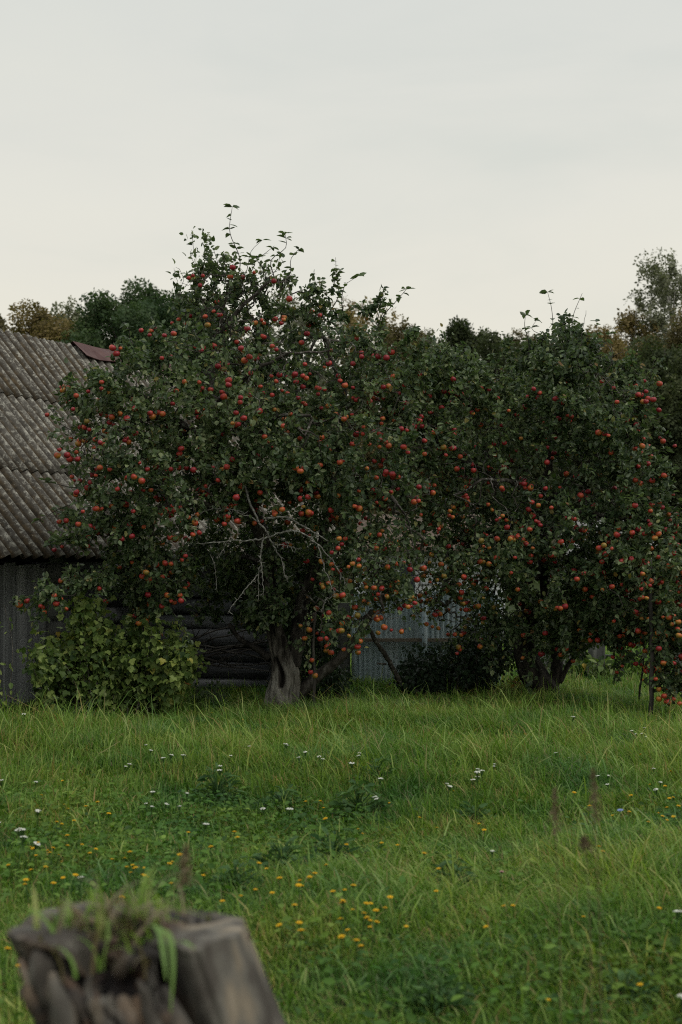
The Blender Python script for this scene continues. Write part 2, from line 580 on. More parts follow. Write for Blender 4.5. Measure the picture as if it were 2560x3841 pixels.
def build_roof():
    period, ncol_w, rows = .175, 5, 3
    W = period * ncol_w
    g = Geo()
    rl = SLOPE / rows
    back = []
    for side in (0, 1):
        for c in range(-8, 5):
            for r in range(rows):
                du = rng.normal(0, .008)
                skew = rng.normal(0, .005)
                dh = rng.normal(0, .003)
                us = np.linspace(0, W + period * .55, 46)
                vs = np.linspace(0, 1, 6)
                U, V = np.meshgrid(us, vs)
                s0 = r * rl - (.12 if r > 0 else 0)
                s1 = (r + 1) * rl + (.0 if r < rows - 1 else 0) + rng.normal(0, .012)
                S = s0 + (s1 - s0) * V
                wave = np.cos(U / period * 2 * math.pi)
                lift = .012 + .020 * V + .026 * (U / us[-1]) ** 3 + dh
                sag = -.05 * np.exp(-((c * W + U - .5) / 2.2) ** 2) * np.sin(np.clip(S / SLOPE, 0, 1) * math.pi) 
                H = .029 * wave + lift + sag
                uu = c * W + U + du + skew * V
                pts = roof_pt(uu, S, H)
                if side == 1:                                   # far slope, mirrored about the ridge
                    d2 = RD.copy(); d2[0] *= -1; d2[1] *= -1
                    n2 = np.array([-RN[0], -RN[1], RN[2]])
                    pts = RIDGE0 + np.multiply.outer(uu, RE) + np.multiply.outer(S, d2) + np.multiply.outer(H, n2)
                nx, ny = len(us), len(vs)
                i = np.arange(ny - 1)[:, None] * nx + np.arange(nx - 1)[None, :]
                q = np.stack([i, i + nx, i + nx + 1, i + 1], -1).reshape(-1, 4)
                if side == 1: q = q[:, ::-1]
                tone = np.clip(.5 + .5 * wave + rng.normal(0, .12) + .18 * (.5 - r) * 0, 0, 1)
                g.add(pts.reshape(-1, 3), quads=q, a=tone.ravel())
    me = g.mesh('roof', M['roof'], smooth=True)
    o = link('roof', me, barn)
    sol = o.modifiers.new('thickness', 'SOLIDIFY')
    sol.thickness = .008
    sol.offset = -1
    return o


build_roof()
# ridge capping of reddish sheet metal, laid only on the farther part of the ridge
g = Geo()
for (ua, ub, dz) in ((1.0, 2.4, .0), (2.35, 3.95, .012)):
    for sgn in (1, -1):
        d = RD.copy()
        if sgn < 0: d = np.array([-RD[0], -RD[1], RD[2]])
        nn = RN if sgn > 0 else np.array([-RN[0], -RN[1], RN[2]])
        top = RIDGE0 + np.array([0, 0, .075 + dz])
        a0 = top + RE * ua; a1 = top + RE * ub
        w = d * .30
        dr = nn * .012
        ks = np.linspace(0, 1, 9)
        up = np.array([a0 + (a1 - a0) * k + np.array([0, 0, .006 * math.sin(9 * k + ua)]) for k in ks])
        lo = np.array([a0 + (a1 - a0) * k + w + nn * (.02 + .018 * math.sin(11 * k + 2 * ua)) for k in ks])
        v = np.vstack([up, lo, up - dr, lo - dr])
        i = np.arange(8)
        q = np.vstack([np.stack([i, i + 9, i + 10, i + 1], -1), np.stack([i + 18, i + 19, i + 28, i + 27], -1), np.stack([i + 9, i + 27, i + 28, i + 10], -1)])
        g.add(v, quads=q)
tag(link('ridge_cap', g.mesh('ridge_cap', M['ridge_metal']), barn), label='rusty reddish metal ridge cap')

EAVE0 = RIDGE0 + RD * SLOPE                                # eave at u = 0
WALL_IN = np.array([-.904, .427, 0]) * .42                 # wall stands in from the eave
def wall_pt(u, z, off=0.0):
    p = EAVE0 + WALL_IN + RE * u + np.array([.904, -.427, 0]) * off
    p = p.copy(); p[2] = z
    return p


# plank wall: separate warped boards
OUTW = np.array([.904, -.427, 0])
pw = Geo()
u = -7.4
while u < -2.62:
    w = rng.uniform(.15, .27)
    zt = 1.50 + rng.normal(0, .02)
    tilt = rng.normal(0, .008)
    t = .028
    off = rng.uniform(0, .02)
    a = rng.uniform(.25, .75)
    o = wall_pt(u + .006, -.05, off)
    ex = RE * (w - .009 + rng.normal(0, .004))
    pw.prism(o, ex, OUTW * t, np.array([0, 0, zt + .05]) + RE * tilt, a=a)
    u += w
link('plank_wall', pw.mesh('plank_wall', M['plank_wood']), barn)
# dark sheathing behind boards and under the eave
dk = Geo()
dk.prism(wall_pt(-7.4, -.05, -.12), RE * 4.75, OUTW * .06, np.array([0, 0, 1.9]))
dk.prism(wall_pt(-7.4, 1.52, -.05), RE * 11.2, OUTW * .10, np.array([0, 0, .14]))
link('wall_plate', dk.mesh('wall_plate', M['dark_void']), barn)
# log wall farther along, logs crossing at the corner
lw = Geo()
for k in range(8):
    z = .1 + k * .2
    r = .105 + rng.normal(0, .006)
    pts = [wall_pt(uu, z + .012 * math.sin(uu * 2 + k), -.12) for uu in np.linspace(-2.55, 3.6, 12)]
    lw.tube(pts, r * (1 + .06 * rng.uniform(-1, 1, 12)), sides=12, a=rng.uniform(.2, .8), rough=.03)
link('log_wall', lw.mesh('log_wall', M['log_wood'], True), barn)
lc = Geo()
for k in range(8):
    z = .2 + k * .2
    p0 = wall_pt(-2.42, z, .14); p1 = wall_pt(-2.42, z, -.8)
    lc.tube([p0, .5 * (p0 + p1), p1], .1 + rng.normal(0, .006), sides=12, a=rng.uniform(.45, .9), rough=.03)
tag(link('log_end', lc.mesh('log_end', M['grey_wood'], True), barn))
# gable walls and far wall close the barn
gb = Geo()
for uu in (-7.3, 3.6):
    a_ = wall_pt(uu, 0, -.1)
    b_ = a_ + np.array([-.904, .427, 0]) * 4.2
    rdg = RIDGE0 + RE * uu; rdg = rdg - np.array([0, 0, .12])
    th = RE * .06
    v = []
    for off in (0, 1):
        for p in (a_, b_, np.array([b_[0], b_[1], 1.6]), rdg, np.array([a_[0], a_[1], 1.6])):
            v.append(p + th * off)
    gb.add(v, tris=[(0, 1, 2), (0, 2, 4), (4, 2, 3), (5, 7, 6), (5, 9, 7), (9, 8, 7)])
a_ = wall_pt(-7.3, 0, -.1) + np.array([-.904, .427, 0]) * 4.2
gb.prism(a_, RE * 10.9, np.array([.904, -.427, 0]) * .05, np.array([0, 0, 1.6]))
link('back_wall', gb.mesh('back_wall', M['grey_wood']), barn)
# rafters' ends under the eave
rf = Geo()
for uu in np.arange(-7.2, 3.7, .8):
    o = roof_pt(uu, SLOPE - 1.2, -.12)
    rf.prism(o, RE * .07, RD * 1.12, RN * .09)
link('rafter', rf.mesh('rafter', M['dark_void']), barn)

# ------------------------------------------------------------------ low log shed behind the left apple tree
shed = empty('log_shed', (-1.4, 16.5, 0))
tag(shed, 'low dark log shed behind the trunk of the bigger apple tree', 'shed')
fw = Geo()
for k in range(8):
    z = .08 + k * .185
    r = .095 + rng.normal(0, .008)
    xs = np.linspace(-2.28, -.62, 9)
    pts = np.stack([xs, 16.5 + .01 * np.sin(xs * 5 + k) + 0 * xs, z - .02 * (xs + 1.4) * (k < 4) + .008 * np.sin(xs * 4 + k * 2)], -1)
    fw.tube(pts, r * (1 + .08 * rng.uniform(-1, 1, 9)), sides=14, a=rng.uniform(.25, .9), rough=.03)
link('front_wall', fw.mesh('front_wall', M['log_wood'], True), shed)
sw = Geo()
for k in range(8):
    z = .17 + k * .185
    sw.tube([(-.76, 16.25, z), (-.76, 17.6, z), (-.76, 19.4, z)], .09 + rng.normal(0, .006), sides=12, a=rng.uniform(.25, .9), rough=.03)
link('side_wall', sw.mesh('side_wall', M['log_wood'], True), shed)
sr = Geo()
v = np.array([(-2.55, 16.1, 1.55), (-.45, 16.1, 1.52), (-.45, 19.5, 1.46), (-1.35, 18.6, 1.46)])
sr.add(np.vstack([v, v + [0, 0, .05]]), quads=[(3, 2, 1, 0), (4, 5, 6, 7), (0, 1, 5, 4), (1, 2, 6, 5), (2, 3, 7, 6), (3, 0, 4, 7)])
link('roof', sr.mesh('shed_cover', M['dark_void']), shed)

# dry branches heaped against the logs
for k in range(9):
    z0 = .35 + .035 * k
    x0 = -1.95 + rng.uniform(-.2, .25)
    x1 = -.75 + rng.uniform(-.15, .15)
    zz = (z0 + rng.uniform(-.25, .15), z0 + rng.uniform(-.05, .1), z0 + rng.uniform(-.1, .25))
    yb = 16.05 + .035 * (k % 5)
    c = spline([(x0, yb, zz[0]), (.5 * (x0 + x1) + rng.uniform(-.2, .2), yb - .03, zz[1]), (x1, yb + .02, zz[2])], 12)
    c += rng.normal(0, .008, c.shape)
    g = Geo()
    g.tube(c, np.linspace(.017, .006, 12), sides=6, a=rng.uniform(.4, .9), rough=.1)
    for s in range(3):
        i = int(rng.integers(3, 10))
        d = unit(np.array([rng.normal(0, 1), -.3, rng.normal(.2, .8)]))
        g.tube([c[i], c[i] + d * .09, c[i] + d * .2 + [0, 0, .02]], [.007, .005, .003], sides=5)
    tag(link('dry_branch', g.mesh('dry_branch', M['pole_wood'], True)), 'bare dry branch heaped against the dark log shed', 'branch', 'dry branches heaped at the log shed')

# ------------------------------------------------------------------ pale blue corrugated fence
fence = empty('metal_fence', (1.1, 17.05, 0))
tag(fence, 'pale blue corrugated metal fence seen between the two apple trees', 'fence')
g = Geo()
x0, x1 = .13, 1.85
n = int((x1 - x0) / .0145)
xs = np.linspace(x0, x1, n)
prof = np.array([0, 0, 0, .014, .014, .014, 0.0])
yo = 17.05 - np.interp((xs / .062 * 7) % 7, np.arange(8), np.append(prof, 0))
top = 1.13 + 0 * xs + .03 * (xs > 1.0)
v = np.vstack([np.stack([xs, yo, .02 + 0 * xs], -1), np.stack([xs, yo, top], -1)])
i = np.arange(n - 1)
g.add(v, quads=np.stack([i, i + 1, i + 1 + n, i + n], -1))
o = link('panel', g.mesh('panel', M['fence_metal']), fence)
sm = o.modifiers.new('thickness', 'SOLIDIFY'); sm.thickness = .003; sm.offset = 1
g = Geo()
g.box((.10, 16.985, .56), (1.9, 17.025, .60))
link('rail', g.mesh('rail', M['rail_wood']), fence)
g = Geo(); g.box((.12, 17.00, -.02), (1.87, 17.02, .035)); link('bottom_trim', g.mesh('bottom_trim', M['siding']), fence)
for px in (.155, 1.0, 1.88):
    g = Geo(); g.tube([(px, 16.98, -.2), (px, 16.98, .55), (px, 16.98, 1.08)], .03, sides=12)
    link('post', g.mesh('post', M['fence_metal'], True), fence)
g = Geo(); g.box((-.04, 17.06, -.05), (.11, 17.09, 1.02)); link('side_board', g.mesh('side_board', M['grey_wood']), fence)

# ------------------------------------------------------------------ house far behind the fence, grey shed, old board fence
house = empty('house', (2.0, 27, 0))
tag(house, 'white sided house with a brown roof glimpsed between the apple trees', 'house')
g = Geo(); g.box((.30, 26, 0), (3.0, 31, 1.75)); link('wall', g.mesh('wall', M['siding']), house)
g = Geo()
for k in range(9):
    g.box((.28, 25.975, .1 + k * .19), (3.02, 25.998, .11 + k * .19))
link('siding_edge', g.mesh('siding_edge', M['grey_wood']), house)
g = Geo()
g.add([(.1, 25.6, 1.66), (3.2, 25.6, 1.66), (3.2, 28.5, 2.35), (.1, 28.5, 2.35), (.1, 31.4, 1.66), (3.2, 31.4, 1.66),
       (.1, 25.6, 1.72), (3.2, 25.6, 1.72), (3.2, 28.5, 2.41), (.1, 28.5, 2.41), (.1, 31.4, 1.72), (3.2, 31.4, 1.72)],
      quads=[(0, 3, 2, 1), (3, 4, 5, 2), (6, 7, 8, 9), (9, 8, 11, 10), (0, 1, 7, 6), (1, 2, 8, 7), (2, 5, 11, 8), (0, 6, 9, 3), (3, 9, 10, 4), (4, 10, 11, 5)])
link('roof', g.mesh('house_roof', M['house_roof']), house)
w = link('window', None, house) if False else None
g = Geo(); g.box((.75, 25.955, .7), (1.35, 25.972, 1.45)); win = link('window', g.mesh('window', M['window_glass']), house)
g = Geo()
for (a, b) in (((.70, .64), (1.40, .70)), ((.70, 1.45), (1.40, 1.51)), ((.70, .70), (.75, 1.45)), ((1.35, .70), (1.40, 1.45)), ((1.03, .70), (1.07, 1.45))):
    g.box((a[0], 25.945, a[1]), (b[0], 25.97, b[1]))
fr = link('window_frame', g.mesh('window_frame', M['siding']), house)

gs = empty('grey_shed', (4.9, 27, 0))
tag(gs, 'small grey shed with slate roof hidden behind the right apple tree', 'shed')
g = Geo(); g.box((4.3, 26.3, 0), (5.9, 28.5, 1.5)); link('wall', g.mesh('wall', M['grey_wood']), gs)
g = Geo()
g.add([(4.15, 26.0, 1.45), (6.05, 26.0, 1.45), (6.05, 28.8, 2.25), (4.15, 28.8, 2.25), (4.15, 26.0, 1.5), (6.05, 26.0, 1.5), (6.05, 28.8, 2.3), (4.15, 28.8, 2.3)],
      quads=[(0, 3, 2, 1), (4, 5, 6, 7), (0, 1, 5, 4), (1, 2, 6, 5), (2, 3, 7, 6), (3, 0, 4, 7)])
link('roof', g.mesh('shed_roof', M['shed_roof']), gs)

bf = empty('board_fence', (3.0, 18.6, 0))
tag(bf, 'broken weathered grey board fence behind the right apple tree', 'fence')
x = 2.35
while x < 6.2:
    w = rng.uniform(.09, .15)
    h = rng.uniform(.30, .62) if rng.random() < .75 else .2
    g = Geo(); g.prism((x, 18.6 + rng.normal(0, .012), -.05), (w - .015, 0, 0), (0, .022, 0), (rng.normal(0, .02), 0, h + .05), a=rng.uniform(.2, .9))
    link('board', g.mesh('board', M['grey_wood']), bf)
    x += w + (rng.uniform(.1, .3) if rng.random() < .3 else 0)
g = Geo(); g.box((2.3, 18.63, .22), (6.2, 18.66, .29)); link('rail', g.mesh('rail', M['grey_wood']), bf)
for px in (3.27, 4.6, 6.1):
    g = Geo(); g.tube([(px, 18.55, -.1), (px + .01, 18.55, .4), (px, 18.55, .72)], .06, sides=10, a=.8, rough=.05)
    link('post', g.mesh('post', M['grey_wood'], True), bf)

# ------------------------------------------------------------------ leaves
LEAF_V = np.array([(0, 0, 0), (0, .5, -.05), (0, 1, -.16), (-.30, .30, .06), (-.25, .68, -.01), (.30, .30, .06), (.25, .68, -.01)])
LEAF_T = np.array([(0, 1, 3), (1, 4, 3), (1, 2, 4), (0, 5, 1), (1, 5, 6), (1, 6, 2)])
LOBED_V = np.array([(0, 0, 0), (0, .5, -.06), (-.30, -.06, .02), (-.62, .36, -.03), (-.33, .52, .04), (-.30, .74, 0), (0, 1.0, -.18), (.30, .74, 0), (.33, .52, .04), (.62, .36, -.03), (.30, -.06, .02)])
LOBED_T = np.array([(1, 0, 2), (1, 2, 3), (1, 3, 4), (1, 4, 5), (1, 5, 6), (1, 6, 7), (1, 7, 8), (1, 8, 9), (1, 9, 10), (1, 10, 0)])[:, ::-1]
QUAD_V = np.array([(-.30, .1, 0), (.28, .0, .05), (.36, .75, -.06), (-.1, 1.0, .04)])
QUAD_T = np.array([(0, 1, 2), (0, 2, 3)])
SPRAY_V = np.vstack([np.array([(0, 0, 0), (.24, .4, .03), (0, .8, -.04), (-.22, .42, .02)]) @ np.array(
    [[math.cos(a), math.sin(a), 0], [-math.sin(a), math.cos(a), 0], [0, 0, 1]]) + np.array([ox, oy, oz])
    for (a, ox, oy, oz) in ((0, 0, .3, 0), (1.4, -.1, .2, .1), (-1.5, .12, .1, -.08))])
SPRAY_T = np.vstack([np.array([(0, 1, 2), (0, 2, 3)]) + 4 * k for k in range(3)])


def leaves(pos, dirv, nrm, size, tint, tv, tt, wid=None):
    n = len(pos)
    d = unit(dirv)
    s = unit(np.cross(d, nrm))
    z = np.cross(s, d)
    wid = size if wid is None else wid
    curl = rng.uniform(.2, 2.2, n)
    v = (pos[:, None, :] + (tv[None, :, 0, None] * wid[:, None, None]) * s[:, None, :] + (tv[None, :, 1, None] * size[:, None, None]) * d[:, None, :]
         + (tv[None, :, 2, None] * (size * curl)[:, None, None]) * z[:, None, :])
    k = len(tv)
    f = (tt[None, :, :] + (np.arange(n) * k)[:, None, None]).reshape(-1, 3)
    return v.reshape(-1, 3), f, np.repeat(tint, k)


def grow(limbs, tips, step=.11, arch=.10, jitter=.012):
    """limbs: list of (k,3) arrays already joined (first point on an earlier limb or the trunk). tips: (n,3)
    Each tip is joined by a curved path to the nearest point grown so far."""
    pos, par, lid = [], [], []
    for li, L in enumerate(limbs):
        ln = np.sum(np.linalg.norm(np.diff(L, axis=0), axis=1))
        pts = spline(L, max(4, int(ln / step)))
        pts[1:] += rng.normal(0, jitter, (len(pts) - 1, 3))
        start = -1
        if pos:
            A = np.array(pos)
            dd = np.linalg.norm(A - pts[0], axis=1)
            if dd.min() < .3: start = int(dd.argmin())
        for i, p in enumerate(pts):
            pos.append(p); par.append(start if i == 0 else len(pos) - 2); lid.append(li)
    A = np.zeros((200000, 3)); m = len(pos)
    A[:m] = pos
    dmin = np.array([np.min(np.linalg.norm(A[:m] - t, axis=1)) for t in tips])
    for q in tips[np.argsort(dmin)]:
        dd = np.linalg.norm(A[:m] - q, axis=1)
        j = int(np.argmin(dd))
        d = dd[j]
        if d < .03: continue
        k = max(2, int(math.ceil(d / step)))
        a = A[j].copy()
        off = rng.normal(0, .06 * d, 3)
        up = arch * d * rng.uniform(-.2, 1.3)
        prev = j
        for i in range(1, k + 1):
            t = i / k
            p = a + (q - a) * t + (off + np.array([0, 0, up])) * math.sin(math.pi * t) + rng.normal(0, jitter * .7, 3)
            A[m] = p
            par.append(prev); lid.append(lid[j]); prev = m; m += 1
    pos = A[:m].copy()
    par = np.array(par); lid = np.array(lid)
    cnt = np.zeros(m)
    has = np.zeros(m, bool); has[par[par >= 0]] = True
    cnt[~has] = 1
    for i in range(m - 1, -1, -1):
        if par[i] >= 0: cnt[par[i]] += cnt[i]
    return pos, par, lid, cnt


def chains(pos, par, cnt):
    m = len(pos)
    best = np.full(m, -1); bc = np.zeros(m)
    for i in range(m):
        p = par[i]
        if p >= 0 and cnt[i] > bc[p]: bc[p] = cnt[i]; best[p] = i
    out = []
    for i in range(m):
        p = par[i]
        if p < 0 or best[p] != i:
            c = [p] if p >= 0 else []
            j = i
            while j >= 0:
                c.append(j); j = best[j]
            out.append(np.array(c))
    return out


def blob_points(blobs, n, inner=.5, front=.55):
    """Points in the outer layers of a set of ellipsoids (centre, radii)."""
    vol = np.array([b[1][0] * b[1][1] * b[1][2] for b in blobs]) ** (2 / 3)
    pick = rng.choice(len(blobs), n, p=vol / vol.sum())
    d = unit(rng.normal(0, 1, (n, 3)))
    flip = (d[:, 1] > 0) & (rng.random(n) < (front - .5) * 2)
    d[flip, 1] *= -1
    r = 1 - (1 - inner) * rng.random(n) ** 1.5
    lump = 1 + .17 * noise3(d * 1.0 + pick[:, None] * 2.1, 4.0, 3)
    c = np.array([b[0] for b in blobs])[pick]
    R = np.array([b[1] for b in blobs])[pick]
    return c + d * R * (r * lump)[:, None]


def ragged(tips, n_up, n_down, ybase):
    """Extra twig ends: shoots out of the upper outline and sprays hanging from the lower edge."""
    c = tips.mean(axis=0)
    out = [tips]
    d = (tips - c) / tips.std(axis=0)
    far = np.linalg.norm(d, axis=1)
    up = np.where((far > np.quantile(far, .72)) & (d[:, 2] > -.3))[0]
    dn = np.where((d[:, 2] < -.9) & (tips[:, 1] < ybase + .1))[0]
    for i in rng.choice(up, n_up, replace=False):
        v = unit(d[i] * [.5, .4, .5] + [0, 0, 1.0] + rng.normal(0, .3, 3)) * rng.uniform(.12, .36)
        out.append(np.array([tips[i] + v * k + rng.normal(0, .01, 3) for k in (.4, .7, 1.0)]))
    for i in rng.choice(dn, n_down, replace=False):
        v = np.array([rng.normal(0, .09), -abs(rng.normal(0, .08)), -rng.uniform(.12, .38)])
        if tips[i][2] + v[2] < .85 and tips[i][0] < 1.5: continue
        out.append(np.array([tips[i] + v * k + rng.normal(0, .015, 3) for k in (.3, .65, 1.0)]))
    return np.vstack(out)


# apples -----------------------------------------------------------
def apple_template(seed):
    r_ = np.random.default_rng(seed)
    ns, nr = 12, 8
    v = []
    for i in range(nr + 1):
        th = math.pi * i / nr
        for j in range(ns):
            ph = 2 * math.pi * j / ns
            rr = 1 + .03 * math.cos(5 * ph) * math.sin(th) * (1 if th > 1.6 else .4)
            rad = math.sin(th) * rr
            z = math.cos(th) * .90
            z -= .30 * math.exp(-(rad / .30) ** 2) if th < 1.57 else -.18 * math.exp(-(rad / .28) ** 2)
            k = 1 + .08 * math.cos(th)
            v.append((rad * k * math.cos(ph), rad * k * math.sin(ph), z))
    v = np.array(v)
    v *= np.array([1, 1, 1.0]) * (1 + r_.uniform(-.05, .05, 3))
    i = np.arange(nr)[:, None] * ns; j = np.arange(ns)[None, :]; k = (j + 1) % ns
    q = np.stack([i + j, i + ns + j, i + ns + k, i + k], -1).reshape(-1, 4)
    blush = unit(np.array([r_.normal(), r_.normal(), .6]))
    t = .30 * (v @ blush)
    # stalk
    g = Geo(); g.tube([(0, 0, .55), (.05, .03, 1.0), (.12, .06, 1.45)], [.05, .05, .06], sides=5)
    sv = np.vstack(g.v); sq = np.vstack(g.q); st = np.vstack(g.t)
    return v, q, t, sv, sq, st


APPLE_T = [apple_template(s) for s in range(6)]
APPLE_MESH = {}


def apple_mesh(var, tone):
    key = (var, tone)
    if key not in APPLE_MESH:
        v, q, t, sv, sq, st = APPLE_T[var]
        verts = np.vstack([v, sv]) * .0293
        faces = [np.vstack([q, sq + len(v)]), st + len(v)]
        att = np.concatenate([np.clip(tone + t, 0, 1), np.full(len(sv), .5)])
        mi = [0] * len(q) + [1] * (len(sq) + len(st))
        APPLE_MESH[key] = mesh('apple', verts, faces, [M['apple'], M['twig_bark']], {'tint': att}, True, mi)
    return APPLE_MESH[key]


def rot_matrix(n):
    az = rng.uniform(0, 6.28, n); tx = rng.normal(0, .3, n); ty = rng.normal(0, .3, n)
    out = np.zeros((n, 3, 3))
    for i in range(n):
        ca, sa = math.cos(az[i]), math.sin(az[i]); cx, sx = math.cos(tx[i]), math.sin(tx[i]); cy, sy = math.cos(ty[i]), math.sin(ty[i])
        out[i] = np.array([[1, 0, 0], [0, cx, -sx], [0, sx, cx]]) @ np.array([[cy, 0, sy], [0, 1, 0], [-sy, 0, cy]]) @ np.array([[ca, -sa, 0], [sa, ca, 0], [0, 0, 1]])
    return out, az, tx, ty


def apple_tree(name_label, base, trunk_obj_builder, limbs, tips, shoots, n_apples, leaf_k, tone_fn, apple_spots, shoot_len=.075):
    root = empty('apple_tree', tuple(base))
    tag(root, name_label, 'apple tree')
    trunk_obj_builder(root)
    pos, par, lid, cnt = grow(limbs, tips)
    rad = np.clip(.0023 * np.sqrt(cnt) * 1.05, .0024, .085)
    # tubes per main limb
    groups = {}
    for c in chains(pos, par, cnt):
        groups.setdefault(int(lid[c[-1]]), []).append(c)
    for li in sorted(groups):
        g = Geo()
        for c in groups[li]:
            r = rad[c].copy()
            if len(c) > 1 and par[c[1]] == c[0] and cnt[c[0]] > cnt[c[1]] * 1.2: r[0] = min(r[0], r[1] * 1.3)
            r[-1] *= .6
            p = pos[c]
            if len(c) < 2: continue
            big = r.max()
            g.tube(p, r, sides=8 if big > .02 else (5 if big > .007 else 3), a=float(np.clip(.5 + .4 * rng.normal() * .5, 0, 1)), rough=.10 if big > .01 else .0, cap=big > .01)
        link('limb', g.mesh('limb', M['twig_bark'], True), root)
    # leaves
    thin = np.where((cnt <= 5) & (par >= 0))[0]
    dirs = unit(pos[thin] - pos[par[thin]])
    lam = leaf_k * (.35 + .65 * (cnt[thin] <= 2))
    # ragged density: some sprays carry few leaves
    lam *= np.clip(.95 + 1.15 * noise3(pos[thin], 3.6, 2), .05, 2.4)
    lam *= np.interp(pos[thin][:, 0], [-2.7, -1.7, -1.2], [.62, .70, 1.0])
    k = rng.poisson(lam)
    idx = np.repeat(np.arange(len(thin)), k)
    n = len(idx)
    P0 = pos[thin][idx] + rng.normal(0, .028, (n, 3)) - dirs[idx] * rng.uniform(0, .1, n)[:, None]
    D = dirs[idx] * .5 + unit(rng.normal(0, 1, (n, 3))) * .95 + np.array([0, -.1, -.22])
    NR = unit(rng.normal(0, .62, (n, 3)) + np.array([0, -.25, .85]))
    S = rng.uniform(.038, .070, n)
    T = np.clip(.40 + .24 * rng.normal(0, 1, n) + .13 * noise3(P0, 2.0, 4), 0, .86)
    odd = rng.random(n)
    T = np.where(odd < .035, rng.uniform(.88, 1.0, n), T)
    LP, LD, LN, LS, LT = [P0], [D], [NR], [S], [T]
    # long young shoots standing out of the crown
    for (a, b, w) in shoots:
        sg = Geo()
        m = max(8, int(np.linalg.norm(b - a) / .045))
        c = spline([a, a + .35 * (b - a) + rng.normal(0, .05, 3) * [1, 1, .3], a + .7 * (b - a) + rng.normal(0, .045, 3) * [1, 1, .3], b], m)
        sg.tube(c, np.linspace(.006, .0022, m), sides=4, a=.4)
        link('young_shoot', sg.mesh('young_shoot', M['twig_bark'], True), root)
        for i in range(1, m):
            if rng.random() < .22: continue
            for q in range(int(rng.integers(1, 4)) if i < m - 1 else 4):
                ang = i * 2.4 + q * 3.1 + rng.normal(0, .4)
                LP.append(c[i][None]); LD.append(np.array([[math.cos(ang), math.sin(ang), rng.uniform(-.3, .55)]]))
                LN.append(unit(rng.normal(0, .35, (1, 3)) + np.array([[0, 0, 1]])))
                LS.append(np.array([w * rng.uniform(.7, 1.15)])); LT.append(np.array([rng.uniform(.15, .6)]))
    LP, LD, LN, LS, LT = (np.concatenate(k) for k in (LP, LD, LN, LS, LT))
    v, f, t = leaves(LP, LD, LN, LS, LT, LEAF_V, LEAF_T, wid=LS * rng.uniform(.85, 1.15, len(LS)))
    link('crown', mesh('crown', v, f, M['apple_leaf'], {'tint': t}), root)
    # apples: clusters of one to four hanging under thin twigs
    cand = thin[(cnt[thin] <= 4)]
    cpx = 1280 + FPX * pos[cand, 0] / pos[cand, 1]
    cpy = 2080 - FPX * (pos[cand, 2] - CAM_H) / pos[cand, 1]
    wgt = apple_spots(cpx, cpy) * np.where(pos[cand, 1] < base[1] - .1, 1.0, .22)
    # leaves standing before a spot make it a worse place for a visible apple
    lx = np.round((1280 + FPX * LP[:, 0] / LP[:, 1]) / 12).astype(int)
    ly = np.round((2080 - FPX * (LP[:, 2] - CAM_H) / LP[:, 1]) / 12).astype(int)
    grid = {}
    for a_, b_, d_ in zip(lx, ly, LP[:, 1]):
        grid.setdefault((a_, b_), []).append(d_)
    def cover(p):
        gx, gy = int(round((1280 + FPX * p[0] / p[1]) / 12)), int(round((2080 - FPX * (p[2] - CAM_H) / p[1]) / 12))
        s = 0
        for ax in (-1, 0, 1):
            for ay in (-1, 0, 1):
                s += sum(1 for d in grid.get((gx + ax, gy + ay), ()) if d < p[1] - .02)
        return s
    cov = np.array([cover(p) for p in pos[cand] + [0, 0, -.06]])
    wgt = wgt * np.exp(-cov / 14.0) + wgt * .03
    wgt = wgt / wgt.sum()
    placed = []
    order = rng.choice(len(cand), min(len(cand), 5000), replace=False, p=wgt) if (wgt > 0).sum() >= 5000 else np.random.default_rng(3).choice(len(cand), int((wgt > 0).sum()), replace=False, p=wgt)
    for ci in order:
        if len(placed) >= n_apples: break
        p = pos[cand[ci]]
        for q in range(int(rng.choice([1, 1, 2, 3, 4], p=[.42, .24, .20, .10, .04]))):
            s = rng.uniform(.62, 1.16)
            for tr in range(8):
                c = p + np.array([rng.normal(0, .035), rng.normal(0, .035), -.055 - .02 * q + rng.normal(0, .015)])
                if len(placed) > 40 and rng.random() < .9 and np.sum(np.linalg.norm(np.array([k[0] for k in placed]) - c, axis=1) < .20) >= (8 if c[0] > 2.75 else 4): break
                if placed:
                    A = np.array([k[0] for k in placed[-60:]])
                    Aall = np.array([k[0] for k in placed])
                    if np.min(np.linalg.norm(Aall - c, axis=1)) < .062: continue
                placed.append((c, s)); break
    placed = placed[:n_apples]
    C = np.array([k[0] for k in placed]); Sz = np.array([k[1] for k in placed])
    cv = np.array([cover(p) for p in C])
    ordr = np.argsort(cv + .3 * (C[:, 1] - C[:, 1].min()))
    R, az, tx, ty = rot_matrix(len(C))
    tones = np.clip(np.array([tone_fn(c) for c in C]) + rng.normal(0, .23, len(C)), .02, 1)
    tones = np.round(tones * 8) / 8
    for i in ordr[:100]:
        o = bpy.data.objects.new('apple', apple_mesh(int(rng.integers(6)), float(tones[i])))
        COL.objects.link(o)
        o.parent = root
        o.location = C[i] - base
        o.rotation_euler = (tx[i], ty[i], az[i])
        o.scale = (Sz[i],) * 3
    vv, ff, tt, mi, off = [], [], [], [], 0
    tri, mt = [], []
    for i in ordr[100:]:
        v, q, t, sv, sq, st = APPLE_T[int(rng.integers(6))]
        allv = np.vstack([v, sv]) * .0293 * Sz[i] @ R[i].T + C[i]
        vv.append(allv); ff.append(np.vstack([q, sq + len(v)]) + off); tri.append(st + len(v) + off)
        tt.append(np.concatenate([np.clip(tones[i] + t, 0, 1), np.full(len(sv), .5)]))
        mi += [0] * len(q) + [1] * len(sq); mt += [1] * len(st); off += len(allv)
